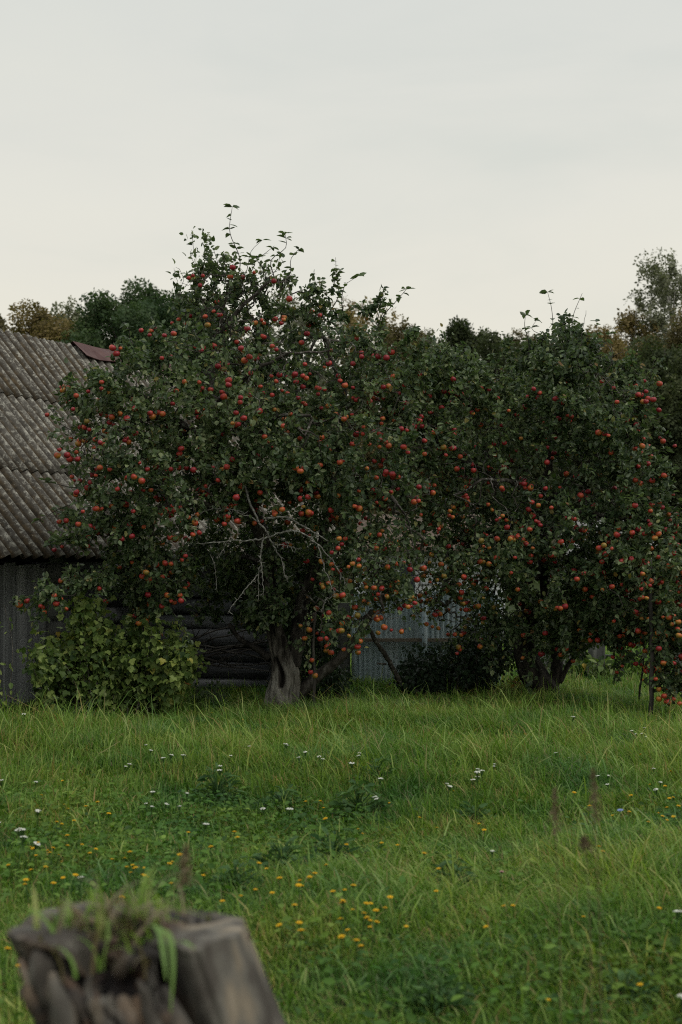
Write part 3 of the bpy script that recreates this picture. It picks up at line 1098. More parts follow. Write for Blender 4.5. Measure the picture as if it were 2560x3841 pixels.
    o = link('apple', mesh('apples', np.vstack(vv), [np.vstack(ff), np.vstack(tri)], [M['apple'], M['twig_bark']], {'tint': np.concatenate(tt)}, True, mi + mt), root)
    o['kind'] = 'stuff'
    return root


def trunk_mesh(ctrl, radii, n=60, sides=40, cavity=None, lumps=.12, seed=1):
    """Old trunk: fluted, knobbly, with an optional rotten hollow on the side facing the meadow."""
    c = spline(ctrl, n)
    r = np.interp(np.linspace(0, 1, n), np.linspace(0, 1, len(radii)), radii)
    ang = np.arange(sides) * 2 * math.pi / sides
    d = unit(np.gradient(c, axis=0))
    u = unit(np.cross(d, np.array([0, 1.0, 0]))); w = np.cross(u, d)
    v = np.zeros((n, sides, 3)); hol = np.zeros((n, sides))
    for i in range(n):
        dirv = np.cos(ang)[:, None] * u[i] + np.sin(ang)[:, None] * w[i]
        q = np.stack([np.cos(ang) * 1.2, np.sin(ang) * 1.2, np.full(sides, c[i][2] * 1.2)], -1)
        rr = r[i] * (1 + lumps * noise3(q, 2.2, seed) + lumps * .6 * noise3(q * [1, 1, .4], 6.5, seed + 1)) + .009 * noise3(q * [1, 1, .35], 26, seed + 2) + .006 * noise3(q * [1, 1, .5], 55, seed)
        rr *= 1 + .28 * math.exp(-i / (n * .07)) * (.6 + .5 * np.cos(ang * 5 + seed))
        if cavity:
            (za, zb, hx, hw, dep) = cavity
            hz = np.clip(1 - ((c[i][2] - .5 * (za + zb)) / (.5 * (zb - za))) ** 2, 0, 1)
            side = r[i] * np.cos(ang)
            front = (dirv[:, 1] < 0)
            hole = hz ** .5 * np.exp(-((side - hx - .012 * math.sin(c[i][2] * 14)) / hw) ** 2) * front
            rr = rr - dep * hole
            hol[i] = hole
        v[i] = c[i] + dirv * rr[:, None]
    v = v.reshape(-1, 3)
    i = np.arange(n - 1)[:, None] * sides; j = np.arange(sides)[None, :]; k = (j + 1) % sides
    q = np.stack([i + j, i + k, i + k + sides, i + j + sides], -1).reshape(-1, 4)
    trunk_mesh.hollow = np.append(hol.ravel(), 0)
    top = len(v)
    v = np.vstack([v, c[-1]])
    jj = np.arange(sides); t = np.stack([(n - 1) * sides + jj, (n - 1) * sides + (jj + 1) % sides, np.full(sides, top)], -1)
    return v, q, t


def to_blobs(lst):
    """(px, py, rx px, ry px, Y, depth radius m) -> world ellipsoids."""
    out = []
    for (px, py, rx, ry, Y, rd) in lst:
        out.append((P(px, py, Y), np.array([rx * Y / FPX, rd, ry * Y / FPX])))
    return out


def pl(*pts):
    return np.array([P(*p) for p in pts])


# ------------------------------------------------------------------ left apple tree
YL = 14.46
base_l = P(1062, 2668, YL); base_l[2] = 0


def left_trunk(root):
    g = Geo()
    v, q, t = trunk_mesh(pl((1056, 2695, YL), (1066, 2600, YL), (1072, 2530, YL), (1055, 2460, YL - .01), (1034, 2380, YL - .01), (1020, 2290, YL), (1003, 2180, YL + .04), (1000, 2050, YL + .05)),
                         [.178, .148, .138, .108, .084, .075, .068, .058], n=110, sides=72, cavity=(.24, .58, .05, .026, .10), lumps=.11, seed=1)
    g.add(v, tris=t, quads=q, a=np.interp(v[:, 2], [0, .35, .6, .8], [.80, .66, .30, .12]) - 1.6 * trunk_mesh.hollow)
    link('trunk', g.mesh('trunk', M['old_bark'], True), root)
    g = Geo()
    c = spline(pl((1095, 2500, YL + .03), (1120, 2380, YL + .1), (1135, 2260, YL + .15), (1190, 2100, YL + .1)), 24)
    g.tube(c, np.linspace(.09, .055, 24), sides=14, rough=.09, a=.4)
    link('stem', g.mesh('stem', M['bark'], True), root)
    g = Geo()
    c = spline(pl((1085, 2640, YL + .1), (1180, 2545, YL + .1), (1240, 2500, YL + .05), (1320, 2420, YL), (1400, 2290, YL - .1)), 26)
    g.tube(c, np.linspace(.07, .035, 26), sides=12, rough=.09, a=.6)
    link('stem', g.mesh('stem', M['bark'], True), root)
    g = Geo()
    c = spline(pl((1015, 2470, YL), (960, 2430, YL + .1), (900, 2395, YL + .3), (860, 2340, YL + .4)), 16)
    g.tube(c, np.linspace(.04, .02, 16), sides=9, rough=.09, a=.3)
    link('stem', g.mesh('stem', M['bark'], True), root)
    # pale, lichen-covered dead limb in front of the crown
    g = Geo()
    Y0 = 13.35
    dead = [
        ([(905, 1780, Y0 + .3), (935, 1880, Y0 + .1), (975, 1960, Y0), (1010, 2010, Y0), (1035, 2060, Y0), (1070, 2130, Y0)], .017, .006),
        ([(1012, 2015, Y0), (960, 2025, Y0), (890, 2028, Y0 - .05), (800, 2035, Y0 - .1), (735, 2040, Y0 - .1)], .013, .004),
        ([(850, 2028, Y0 - .06), (835, 2065, Y0 - .08), (815, 2095, Y0 - .1)], .006, .003),
        ([(1015, 2015, Y0), (1060, 1995, Y0 - .05), (1120, 1992, Y0 - .1), (1175, 2025, Y0 - .15), (1220, 2070, Y0 - .2), (1265, 2130, Y0 - .2), (1300, 2190, Y0 - .2)], .013, .004),
        ([(1000, 1945, Y0), (1060, 1938, Y0 - .05), (1115, 1960, Y0 - .05), (1160, 1985, Y0 - .1), (1230, 2030, Y0 - .1)], .016, .006),
        ([(990, 2020, Y0), (978, 2090, Y0 - .02), (970, 2160, Y0 - .03), (972, 2245, Y0 - .05)], .010, .003),
        ([(978, 2080, Y0 - .02), (985, 2150, Y0 - .06), (990, 2240, Y0 - .08)], .008, .003),
        ([(968, 2155, Y0 - .03), (925, 2205, Y0 - .1), (885, 2255, Y0 - .12), (855, 2300, Y0 - .15)], .008, .003),
        ([(1030, 2045, Y0), (1075, 2045, Y0 - .05), (1125, 2060, Y0 - .1)], .007, .003),
        ([(1060, 2110, Y0), (1070, 2160, Y0 - .05), (1078, 2165, Y0 - .05)], .005, .003),
        ([(975, 1960, Y0), (930, 1935, Y0 - .05), (860, 1910, Y0 - .1), (790, 1910, Y0 - .12), (730, 1940, Y0 - .12)], .008, .003),
        ([(1195, 2050, Y0 - .15), (1215, 2120, Y0 - .18), (1245, 2200, Y0 - .2), (1258, 2240, Y0 - .2)], .008, .004),
        ([(1258, 2235, Y0 - .2), (1225, 2250, Y0 - .2), (1205, 2290, Y0 - .2)], .006, .003),
        ([(790, 2080, Y0), (810, 2140, Y0), (813, 2215, Y0)], .005, .002),
    ]
    for (c, ra, rb) in dead:
        m = max(8, len(c) * 5)
        k = spline(pl(*c), m)
        k[1:] += rng.normal(0, .004, (m - 1, 3))
        g.tube(k, np.linspace(ra, rb, m) * .74, sides=7, rough=.18, a=.5)
        for i in range(2, m):
            for q in range(2):
                if rng.random() < .5:
                    d = unit(rng.normal(0, 1, 3) + np.array([0, -.2, -.15]))
                    ln = rng.uniform(.012, .05) * (3 if rng.random() < .07 else 1)
                    g.tube([k[i], k[i] + d * ln * .5 + rng.normal(0, .004, 3), k[i] + d * ln], [.0032, .003, .0018], sides=4, cap=False)
    tag(link('dead_limb', g.mesh('dead_limb', M['dead_bark'], True), root), label='bare pale lichen-covered limb')


blobs_l = to_blobs([
    (880, 1520, 400, 360, 14.2, 1.35), (520, 1560, 270, 260, 13.7, .75), (430, 1780, 210, 230, 13.35, .60), (400, 1965, 190, 130, 13.3, .45),
    (860, 1170, 200, 190, 14.4, .8), (1230, 1330, 300, 190, 14.5, .9), (1380, 1690, 280, 330, 14.2, 1.2), (1340, 2060, 240, 240, 13.9, .9),
    (640, 1330, 180, 90, 14.0, .6), (640, 2080, 230, 170, 13.7, .7), (1070, 1800, 260, 160, 13.9, 1.0), (700, 1850, 250, 190, 13.5, .8),
    (760, 1140, 110, 110, 14.3, .6), (1010, 1080, 120, 120, 14.3, .6), (1180, 1140, 90, 90, 14.5, .5), (380, 1510, 105, 100, 13.9, .5),
    (1310, 2330, 140, 100, 13.8, .5), (570, 2180, 140, 70, 13.8, .4), (300, 2170, 130, 45, 13.2, .25), (860, 2200, 200, 150, 15.3, .45), (1160, 2230, 150, 230, 15.3, .45), (960, 2060, 300, 170, 15.1, .6), (1020, 2240, 160, 200, 15.4, .4), (1410, 2170, 170, 110, 14.4, .5), (700, 1760, 260, 210, 14.8, .4), (1000, 1500, 330, 330, 15.2, .3), (1560, 1930, 130, 290, 14.7, .6), (1600, 2230, 140, 90, 14.8, .4), (1170, 2340, 100, 170, 14.2, .3), (1120, 2060, 220, 120, 14.6, .5), (190, 2235, 120, 45, 13.0, .2), (1020, 2150, 90, 110, 14.2, .2), (985, 2285, 110, 80, 14.1, .2)])
tips_l = blob_points(blobs_l, 4900, inner=.30, front=.60)
# keep the hollow under the crown open towards the meadow
tpx = 1280 + FPX * tips_l[:, 0] / tips_l[:, 1]; tpy = 2080 - FPX * (tips_l[:, 2] - CAM_H) / tips_l[:, 1]
hollow = (np.abs(tpx - 960) < 250) & (tpy > 1980) & (tips_l[:, 1] < 14.0)
tips_l = ragged(tips_l[~hollow], 110, 70, YL)
limbs_l = [
    pl((1000, 2060, YL + .05), (940, 1900, YL), (850, 1750, YL - .1), (800, 1560, YL - .15), (790, 1380, YL), (830, 1180, YL), (860, 1050, YL)),
    pl((1190, 2100, YL + .1), (1230, 1960, YL + .05), (1250, 1830, YL), (1270, 1650, YL), (1290, 1480, YL + .1), (1240, 1320, YL + .1)),
    pl((850, 1750, YL - .1), (740, 1620, YL - .5), (600, 1560, YL - .7), (480, 1600, YL - .8), (370, 1680, YL - .95)),
    pl((820, 1500, YL - .1), (960, 1390, YL - .4), (1100, 1330, YL - .6), (1230, 1320, YL - .6)),
    pl((960, 1960, YL), (820, 1900, YL - .6), (640, 1900, YL - .9), (480, 2020, YL - 1.0), (330, 2200, YL - 1.3), (170, 2240, YL - 1.4), (70, 2270, YL - 1.45)),
    pl((1240, 1900, YL), (1380, 1830, YL - .3), (1500, 1900, YL - .5), (1560, 2060, YL - .6)),
    pl((1210, 2040, YL + .1), (1300, 2000, YL - .3), (1400, 2120, YL - .6), (1440, 2280, YL - .7)),
    pl((790, 1420, YL), (690, 1330, YL), (560, 1310, YL), (430, 1330, YL - .1)),
    pl((880, 1790, YL - .1), (960, 1640, YL - .5), (1060, 1560, YL - .8), (1160, 1560, YL - 1.0)),
    pl((820, 1260, YL), (900, 1160, YL - .1), (1000, 1060, YL - .1), (1060, 980, YL - .1)),
    pl((1280, 1560, YL), (1400, 1420, YL), (1520, 1300, YL), (1540, 1240, YL)),
    pl((600, 1900, YL - .9), (560, 2050, YL - .9), (600, 2200, YL - .9), (690, 2380, YL - .9), (698, 2440, YL - .9)),
    pl((1000, 2120, YL + .05), (900, 2080, YL + .5), (780, 2120, YL + .7)),
    pl((1150, 2220, YL + .13), (1170, 2150, YL + .6), (1200, 2200, YL + .8)),
]


def S(px, py, qx, qy, Y, w=.085):
    return (P(px, py, Y), P(qx, qy, Y), w)


shoots_l = [S(885, 1080, 872, 775, 14.3), S(900, 1060, 985, 900, 14.3), S(800, 1080, 800, 930, 14.3), S(1030, 1040, 1070, 875, 14.2), S(1075, 1050, 1120, 935, 14.2),
            S(1230, 1180, 1260, 965, 14.4), S(1290, 1180, 1345, 1035, 14.4), S(1440, 1240, 1525, 1085, 14.3), S(1420, 1220, 1470, 1120, 14.3), S(760, 1120, 735, 1050, 14.3),
            S(930, 1060, 940, 960, 14.4), S(860, 1090, 840, 960, 14.4), S(500, 1290, 460, 1210, 13.8), S(620, 1290, 660, 1215, 13.9),
            S(700, 1190, 650, 1130, 14.3), S(1150, 1120, 1180, 1010, 14.4), S(990, 1010, 1020, 930, 14.3), S(340, 1460, 260, 1420, 13.4), S(320, 1650, 205, 1570, 13.2),
            S(290, 1830, 165, 1800, 13.1), S(300, 1880, 150, 1950, 13.1), S(310, 2000, 190, 2040, 13.1)]


def spots_l(x, y):
    w = np.ones_like(x)
    w = np.where(y < 1150, .15, np.where(y < 1380, .55, w))
    w = np.where((np.abs(x - 930) < 220) & (y > 2030), .05, w)
    w = np.where((x > 620) & (x < 1150) & (y > 2250), .15, w)
    w *= np.where((x < 420) & (y > 1400), 1.5, 1.0)
    return w


def tone_l(c):
    px = 1280 + FPX * c[0] / c[1]; py = 2080 - FPX * (c[2] - CAM_H) / c[1]
    t = .80 - .00025 * (py - 1300)
    if 900 < px < 1450 and py > 1500: t -= .14
    return t


apple_tree('large old apple tree with hollow grey trunk and bare pale lichen-covered limb', base_l, left_trunk, limbs_l, tips_l, shoots_l, 720, 9.8, tone_l, spots_l)

# ------------------------------------------------------------------ right apple tree
YR = 15.6
base_r = P(2030, 2626, YR); base_r[2] = 0


def right_trunk(root):
    g = Geo()
    v, q, t = trunk_mesh(pl((2055, 2650, YR), (2035, 2580, YR), (1990, 2510, YR), (1965, 2440, YR), (1975, 2370, YR), (1990, 2300, YR)), [.18, .145, .13, .11, .095, .08], seed=4)
    g.add(v, tris=t, quads=q, a=.25)
    link('trunk', g.mesh('trunk', M['bark'], True), root)
    for (ctrl, ra, rb) in (
        ([(2055, 2600, YR + .05), (2090, 2520, YR + .1), (2080, 2400, YR + .15), (2050, 2250, YR + .1), (2040, 2080, YR)], .075, .05),
        ([(1990, 2320, YR), (1960, 2200, YR + .05), (1935, 2080, YR)], .08, .05),
        ([(2100, 2560, YR + .05), (2150, 2470, YR), (2230, 2410, YR - .1), (2300, 2370, YR - .1)], .03, .015)):
        g = Geo()
        c = spline(pl(*ctrl), 20)
        g.tube(c, np.linspace(ra, rb, 20), sides=12, rough=.09, a=.25)
        link('stem', g.mesh('stem', M['bark'], True), root)


blobs_r = to_blobs([
    (1800, 1690, 250, 300, 15.3, 1.2), (2110, 1560, 300, 280, 15.3, 1.2), (2110, 1350, 165, 100, 15.4, .7), (2290, 1780, 210, 330, 15.0, 1.1),
    (1740, 2080, 230, 210, 15.1, 1.1), (2010, 2000, 290, 230, 14.9, 1.2), (2330, 2120, 200, 250, 14.7, 1.0), (2490, 2330, 110, 270, 14.2, .5),
    (1730, 1430, 170, 120, 15.3, .7), (2200, 2290, 190, 120, 15.0, .8), (1650, 2260, 150, 120, 15.2, .6), (2440, 1980, 100, 110, 14.8, .5),
    (1850, 2280, 180, 130, 15.6, .7), (1960, 2420, 220, 120, 16.2, .5), (1780, 2450, 150, 110, 16.1, .4), (2570, 2220, 120, 280, 14.4, .5), (2530, 2420, 90, 180, 14.0, .3), (2330, 1500, 130, 130, 15.2, .6), (1570, 1560, 120, 200, 15.1, .5), (1960, 2360, 200, 110, 15.15, .3), (2120, 2370, 130, 110, 15.2, .3), (1760, 2350, 130, 90, 15.2, .4), (2380, 2330, 130, 110, 14.6, .3)])
tips_r = blob_points(blobs_r, 4600, inner=.30, front=.60)
tips_r = ragged(tips_r, 120, 80, YR)
limbs_r = [
    pl((2040, 2080, YR), (2030, 1900, YR - .1), (2060, 1720, YR - .1), (2090, 1540, YR), (2110, 1360, YR)),
    pl((1935, 2080, YR), (1890, 1930, YR), (1850, 1780, YR), (1790, 1600, YR), (1740, 1440, YR)),
    pl((2045, 2150, YR + .05), (2180, 2080, YR - .4), (2300, 2090, YR - .7), (2420, 2180, YR - 1.1), (2500, 2350, YR - 1.4), (2520, 2560, YR - 1.4)),
    pl((2030, 1900, YR - .1), (2160, 1780, YR - .4), (2290, 1660, YR - .5), (2400, 1580, YR - .5)),
    pl((1960, 2190, YR + .05), (1840, 2110, YR - .4), (1720, 2130, YR - .6), (1630, 2260, YR - .7)),
    pl((2030, 1950, YR - .1), (1950, 1830, YR - .8), (1830, 1800, YR - 1.1), (1700, 1860, YR - 1.2)),
    pl((2050, 2000, YR), (2150, 1930, YR - .9), (2280, 1930, YR - 1.1), (2440, 1990, YR - 1.1)),
    pl((2070, 1650, YR - .1), (2200, 1500, YR - .2), (2330, 1430, YR - .2), (2400, 1400, YR - .2)),
    pl((2060, 2300, YR + .1), (2150, 2260, YR - .4), (2240, 2320, YR - .5)),
    pl((1850, 1780, YR), (1760, 1740, YR - .5), (1660, 1700, YR - .5)),
    pl((2420, 2180, YR - 1.1), (2480, 2120, YR - 1.2), (2600, 2180, YR - 1.3)),
    pl((1980, 2300, YR), (1900, 2330, YR + .5), (1790, 2420, YR + .6)),
]
shoots_r = [S(2060, 1320, 2055, 1095, 15.3), S(2150, 1320, 2185, 1100, 15.3), S(1980, 1350, 1972, 1180, 15.3), S(2190, 1330, 2240, 1205, 15.3), S(2120, 1300, 2130, 1180, 15.3),
            S(2250, 1350, 2285, 1250, 15.2), S(2350, 1450, 2400, 1370, 15.2), S(2380, 1560, 2480, 1490, 15.0), S(1740, 1370, 1745, 1290, 15.3), S(1840, 1420, 1850, 1330, 15.3),
            S(2030, 1290, 2015, 1200, 15.3), S(2400, 1800, 2530, 1810, 14.9), S(2400, 1720, 2500, 1680, 14.9), S(2460, 1930, 2560, 1880, 14.6), S(1620, 1420, 1600, 1340, 15.2), S(2430, 1640, 2490, 1560, 15.0)]


def spots_r(x, y):
    w = np.ones_like(x)
    w = np.where(y < 1400, .02, w)
    w = np.where((y > 2300) & (x < 2250), .35, w)
    w *= np.where((x > 2250) & (y > 1950), 2.2, 1.0) * np.where(x > 2380, 2.2, 1.0)
    return w


def tone_r(c):
    px = 1280 + FPX * c[0] / c[1]; py = 2080 - FPX * (c[2] - CAM_H) / c[1]
    t = .88 - .0003 * (py - 1300)
    if px < 1950 and py > 1800: t -= .28
    if px > 2350 and py > 2250: t -= .12
    return t


apple_tree('spreading apple tree with leaning dark trunk and red fruit on propped drooping branches', base_r, right_trunk, limbs_r, tips_r, shoots_r, 760, 9.8, tone_r, spots_r)

# ------------------------------------------------------------------ prop poles
def pole(ctrl, ra, rb, label, mat='pole_wood', stub=None):
    g = Geo()
    c = spline(pl(*ctrl), 16)
    c[1:-1] += rng.normal(0, .004, (14, 3))
    g.tube(c, np.linspace(ra, rb, 16), sides=10, rough=.10, a=.55)
    if stub is not None:
        g.tube(pl(*stub), [.012, .011, .009], sides=7, a=.5)
    tag(link('prop_pole', g.mesh('prop_pole', M[mat], True)), label, 'pole')


pole([(2440, 2700, 13.95), (2447, 2500, 13.95), (2443, 2300, 13.95), (2440, 2100, 13.95)], .024, .017, 'thick upright pole holding up the drooping branches of the right apple tree')
pole([(2392, 2655, 14.9), (2400, 2590, 14.8), (2412, 2500, 14.6), (2420, 2380, 14.4)], .012, .010, 'thin dark leaning stick just beside the thick upright pole', 'twig_bark')
pole([(2528, 2640, 14.6), (2530, 2500, 14.5), (2528, 2300, 14.3)], .016, .012, 'thin upright stick nearest the right edge among hanging apples', 'twig_bark')
pole([(1178, 2665, 14.2), (1180, 2540, 14.2), (1176, 2400, 14.2), (1185, 2300, 14.2)], .016, .012, 'slim upright prop stick beside the hollow trunk of the big apple tree')
pole([(1500, 2560, 15.4), (1460, 2480, 15.2), (1420, 2420, 15.0), (1375, 2340, 14.8)], .028, .022, 'slanting dark prop branch with a sawn stub before the blue fence', 'twig_bark', stub=[(1448, 2490, 15.15), (1435, 2490, 15.1), (1415, 2488, 15.05)])


# ------------------------------------------------------------------ shrubs
def shrub(name, label, cat, foot, top_fn, n_canes, leaf_n, leaf_size, mat, tv, tt, tint_mu, cane_r=.005, lean=.2, spread=.35, low=.25):
    """foot: list of (px, Y) along which canes rise; top_fn(px) gives the height in metres there."""
    root_x = np.mean([P(f[0], 2080, f[1])[0] for f in foot]); root_y = np.mean([f[1] for f in foot])
    root = empty(name, (root_x, root_y, 0))
    tag(root, label, cat)
    g = Geo(); pos, dirs = [], []
    fx = np.array([f[0] for f in foot], float); fy = np.array([f[1] for f in foot], float)
    for k in range(n_canes):
        px = rng.uniform(fx[0], fx[-1]); Y = np.interp(px, fx, fy) + rng.normal(0, spread * .5)
        cx = np.mean(fx)
        b = P(px + (cx - px) * .45, 2080, Y); b[2] = 0
        e = P(px, 2080, Y + rng.normal(0, spread * .6)); e[2] = top_fn(px) * (rng.uniform(.5, .95) if rng.random() < .8 else rng.uniform(.95, 1.22))
        m = b + (e - b) * .55 + rng.normal(0, .05, 3)
        m[2] = e[2] * .62
        c = spline([b, m, e], 14)
        g.tube(c, np.linspace(cane_r, cane_r * .4, 14), sides=5, a=rng.uniform(.2, .8))
        for i in range(14):
            if c[i][2] > low * e[2]:
                pos.append(c[i]); dirs.append(c[min(i + 1, 13)] - c[max(i - 1, 0)])
    pos = np.array(pos); dirs = unit(np.array(dirs))
    idx = rng.integers(0, len(pos), leaf_n)
    off = unit(rng.normal(0, 1, (leaf_n, 3))) * rng.uniform(.01, .11, leaf_n)[:, None]
    Pp = pos[idx] + off
    Pp[:, 2] = np.maximum(Pp[:, 2], .04)
    D = unit(off + np.array([0, -.02, -.03])) + np.array([0, -.15, -.35])
    NR = unit(rng.normal(0, .55, (leaf_n, 3)) + np.array([0, -.4, .8]))
    Sz = leaf_size * rng.uniform(.55, 1.2, leaf_n)
    T = np.clip(tint_mu + .20 * rng.normal(0, 1, leaf_n) + .18 * noise3(Pp, 3.5, 6), 0, 1)
    v, f, t = leaves(Pp, D, NR, Sz, T, tv, tt)
    link('foliage', mesh('foliage', v, f, mat, {'tint': t}), root)
    link('stems', g.mesh('stems', M['twig_bark'], True), root)
    return root


def currant_top(px):
    return np.interp(px, [60, 130, 230, 330, 430, 500, 560, 620, 690, 760], [.40, .75, .98, 1.06, 1.0, .88, 1.04, .88, .80, .40])


shrub('currant_bush', 'yellowing currant bush with lobed leaves in front of the plank wall', 'bush', [(115, 13.2), (400, 13.6), (750, 14.0)], currant_top, 130, 8200, .062, M['currant_leaf'],
      LOBED_V, LOBED_T, .42)
shrub('dark_shrub', 'dark leafy shrub between the hollow trunk and the slim prop stick', 'shrub', [(1090, 15.0), (1220, 15.1), (1310, 15.3)],
      lambda p: np.interp(p, [1090, 1150, 1230, 1310], [1.0, 1.15, .7, .3]), 40, 1900, .06, M['shrub_leaf'], LEAF_V, LEAF_T, .45, low=.1)
shrub('dark_shrub', 'wide dark shrub growing in front of the pale blue fence', 'shrub', [(1480, 15.9), (1700, 16.0), (1930, 16.0)],
      lambda p: np.interp(p, [1470, 1540, 1640, 1760, 1930], [.25, .48, .52, .85, 1.0]), 90, 5200, .055, M['shrub_leaf'], LEAF_V, LEAF_T, .3, low=.05)
shrub('sapling', 'slender young shoot with bright leaves at the barn wall', 'sapling', [(-30, 12.6), (0, 12.6), (35, 12.6)],
      lambda p: np.interp(p, [-40, 0, 40], [.9, 1.15, 1.33]), 3, 42, .065, M['currant_leaf'], LEAF_V, LEAF_T, .4, spread=.08, low=.3)
shrub('bramble', 'small pale leafy plant at the dark shed beside the currant bush', 'plant', [(760, 14.6), (820, 14.7), (860, 14.7)],
      lambda p: np.interp(p, [760, 810, 860], [.30, .38, .22]), 9, 110, .06, M['shrub_leaf'], LEAF_V, LEAF_T, .9, low=.2)
shrub('garden_plant', 'pale broad-leaved garden plant beside the broken board fence', 'plant', [(2110, 17.9), (2200, 18.0), (2290, 18.0)],
      lambda p: .35 + 0 * p, 22, 260, .11, M['currant_leaf'], LEAF_V, LEAF_T, .35, low=.1)
shrub('garden_plant', 'green leafy garden plant in the gap before the thick upright pole', 'plant', [(2310, 18.2), (2360, 18.2), (2420, 18.2)],
      lambda p: .55 + 0 * p, 26, 500, .08, M['herb'], LEAF_V, LEAF_T, .6, low=.1)
shrub('garden_plant', 'red-tinged low plant at the foot of the leaning dark trunk', 'plant', [(1880, 15.9), (1930, 15.9), (1985, 15.9)],
      lambda p: .22 + 0 * p, 16, 200, .06, M['currant_leaf'], LEAF_V, LEAF_T, .85, low=.1)

# seed spike standing in the currant bush
sp = empty('seed_spike', tuple(P(318, 2660, 13.4) * [1, 1, 0]))
tag(sp, 'tall pale green seed spike standing before the currant bush', 'plant')
g = Geo()
c = spline(pl((312, 2650, 13.4), (318, 2540, 13.38), (330, 2440, 13.36), (338, 2340, 13.34)), 30)
g.tube(c, np.linspace(.006, .002, 30), sides=6)
link('stem', g.mesh('stem', M['weed'], True), sp)
pp, dd = [], []
for i in range(10, 30):
    for q in range(26 if i < 28 else 10):
        s = .05 * (1 - .55 * abs(i - 20) / 10) * rng.uniform(.1, 1)
        a = rng.uniform(0, 6.28)
        pp.append(c[i] + np.array([s * math.cos(a) * .7, s * math.sin(a) * .7, rng.uniform(-.012, .02)])); dd.append((math.cos(a) * .4, math.sin(a) * .4, .9))
pp = np.array(pp); dd = np.array(dd)
v, f, t = leaves(pp, dd, unit(rng.normal(0, 1, pp.shape)), np.full(len(pp), .014), rng.uniform(.3, 1, len(pp)), LEAF_V, LEAF_T, wid=np.full(len(pp), .012))
M['seed'] = leaf_mat('seed', [(0, (.09, .10, .025)), (1, (.20, .19, .07))], under=(.15, .15, .06))
link('seed_head', mesh('seed_head', v, f, M['seed'], {'tint': t}), sp)

# ------------------------------------------------------------------ meadow grass
def in_barn(x, y):
    """True under the barn (no grass)."""
    q = (x - (EAVE0 + WALL_IN)[0]) * -.904 + (y - (EAVE0 + WALL_IN)[1]) * .427
    s = (x > -2.3) & (x < -.6) & (y > 16.5) & (y < 19)
    return ((q > 0) & (q < 4.2)) | s


def blade_set(x, y, h, w, bend, tint):
    n = len(x)
    z = ground_z(x, y) - .01
    az = rng.uniform(0, 6.28, n)
    lean = az + rng.normal(0, .5, n)
    wind = 2.6 + .9 * field(x, y, .8, 3)
    use = rng.random(n) < .32
    lean = np.where(use, wind + rng.normal(0, .5, n), lean)
    ld = np.stack([np.cos(lean), np.sin(lean), np.zeros(n)], -1)
    sd = np.stack([-np.sin(lean), np.cos(lean), np.zeros(n)], -1)
    tw = rng.normal(0, .8, n)
    sd = sd * np.cos(tw)[:, None] + ld * np.sin(tw)[:, None]
    b = np.stack([x, y, z], -1)
    V = []
    for t, ww in ((0, .75), (.4, 1.0), (.75, .7)):
        zc = h * t * (1 - .42 * bend * t * t)
        c = b + ld * (h * bend * t * t)[:, None] + np.array([0, 0, 1.0]) * zc[:, None]
        V += [c - sd * (w * ww * .5)[:, None], c + sd * (w * ww * .5)[:, None]]
    zc = h * (1 - .42 * bend) - h * .12 * np.clip(bend - .6, 0, 1)
    V.append(b + ld * (h * bend * 1.05)[:, None] + np.array([0, 0, 1.0]) * zc[:, None])
    v = np.stack(V, 1).reshape(-1, 3)
    o = (np.arange(n) * 7)[:, None]
    q = np.concatenate([o + np.array([0, 1, 3, 2]), o + np.array([2, 3, 5, 4])])
    t3 = o + np.array([4, 5, 6])
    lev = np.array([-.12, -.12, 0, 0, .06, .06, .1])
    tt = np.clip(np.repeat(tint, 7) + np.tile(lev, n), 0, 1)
    return v, q, t3, tt


def scatter(y0, y1, per_m2, margin):
    A = []
    ym = np.linspace(y0, y1, 25)
    for a, b in zip(ym[:-1], ym[1:]):
        half = .5 * (a + b) * 1280 / FPX + margin
        k = int(per_m2 * 2 * half * (b - a))
        A.append(np.stack([rng.uniform(-half, half, k), rng.uniform(a, b, k)], -1))
    A = np.vstack(A)
    A = A[~in_barn(A[:, 0], A[:, 1])]
    return A[:, 0], A[:, 1]


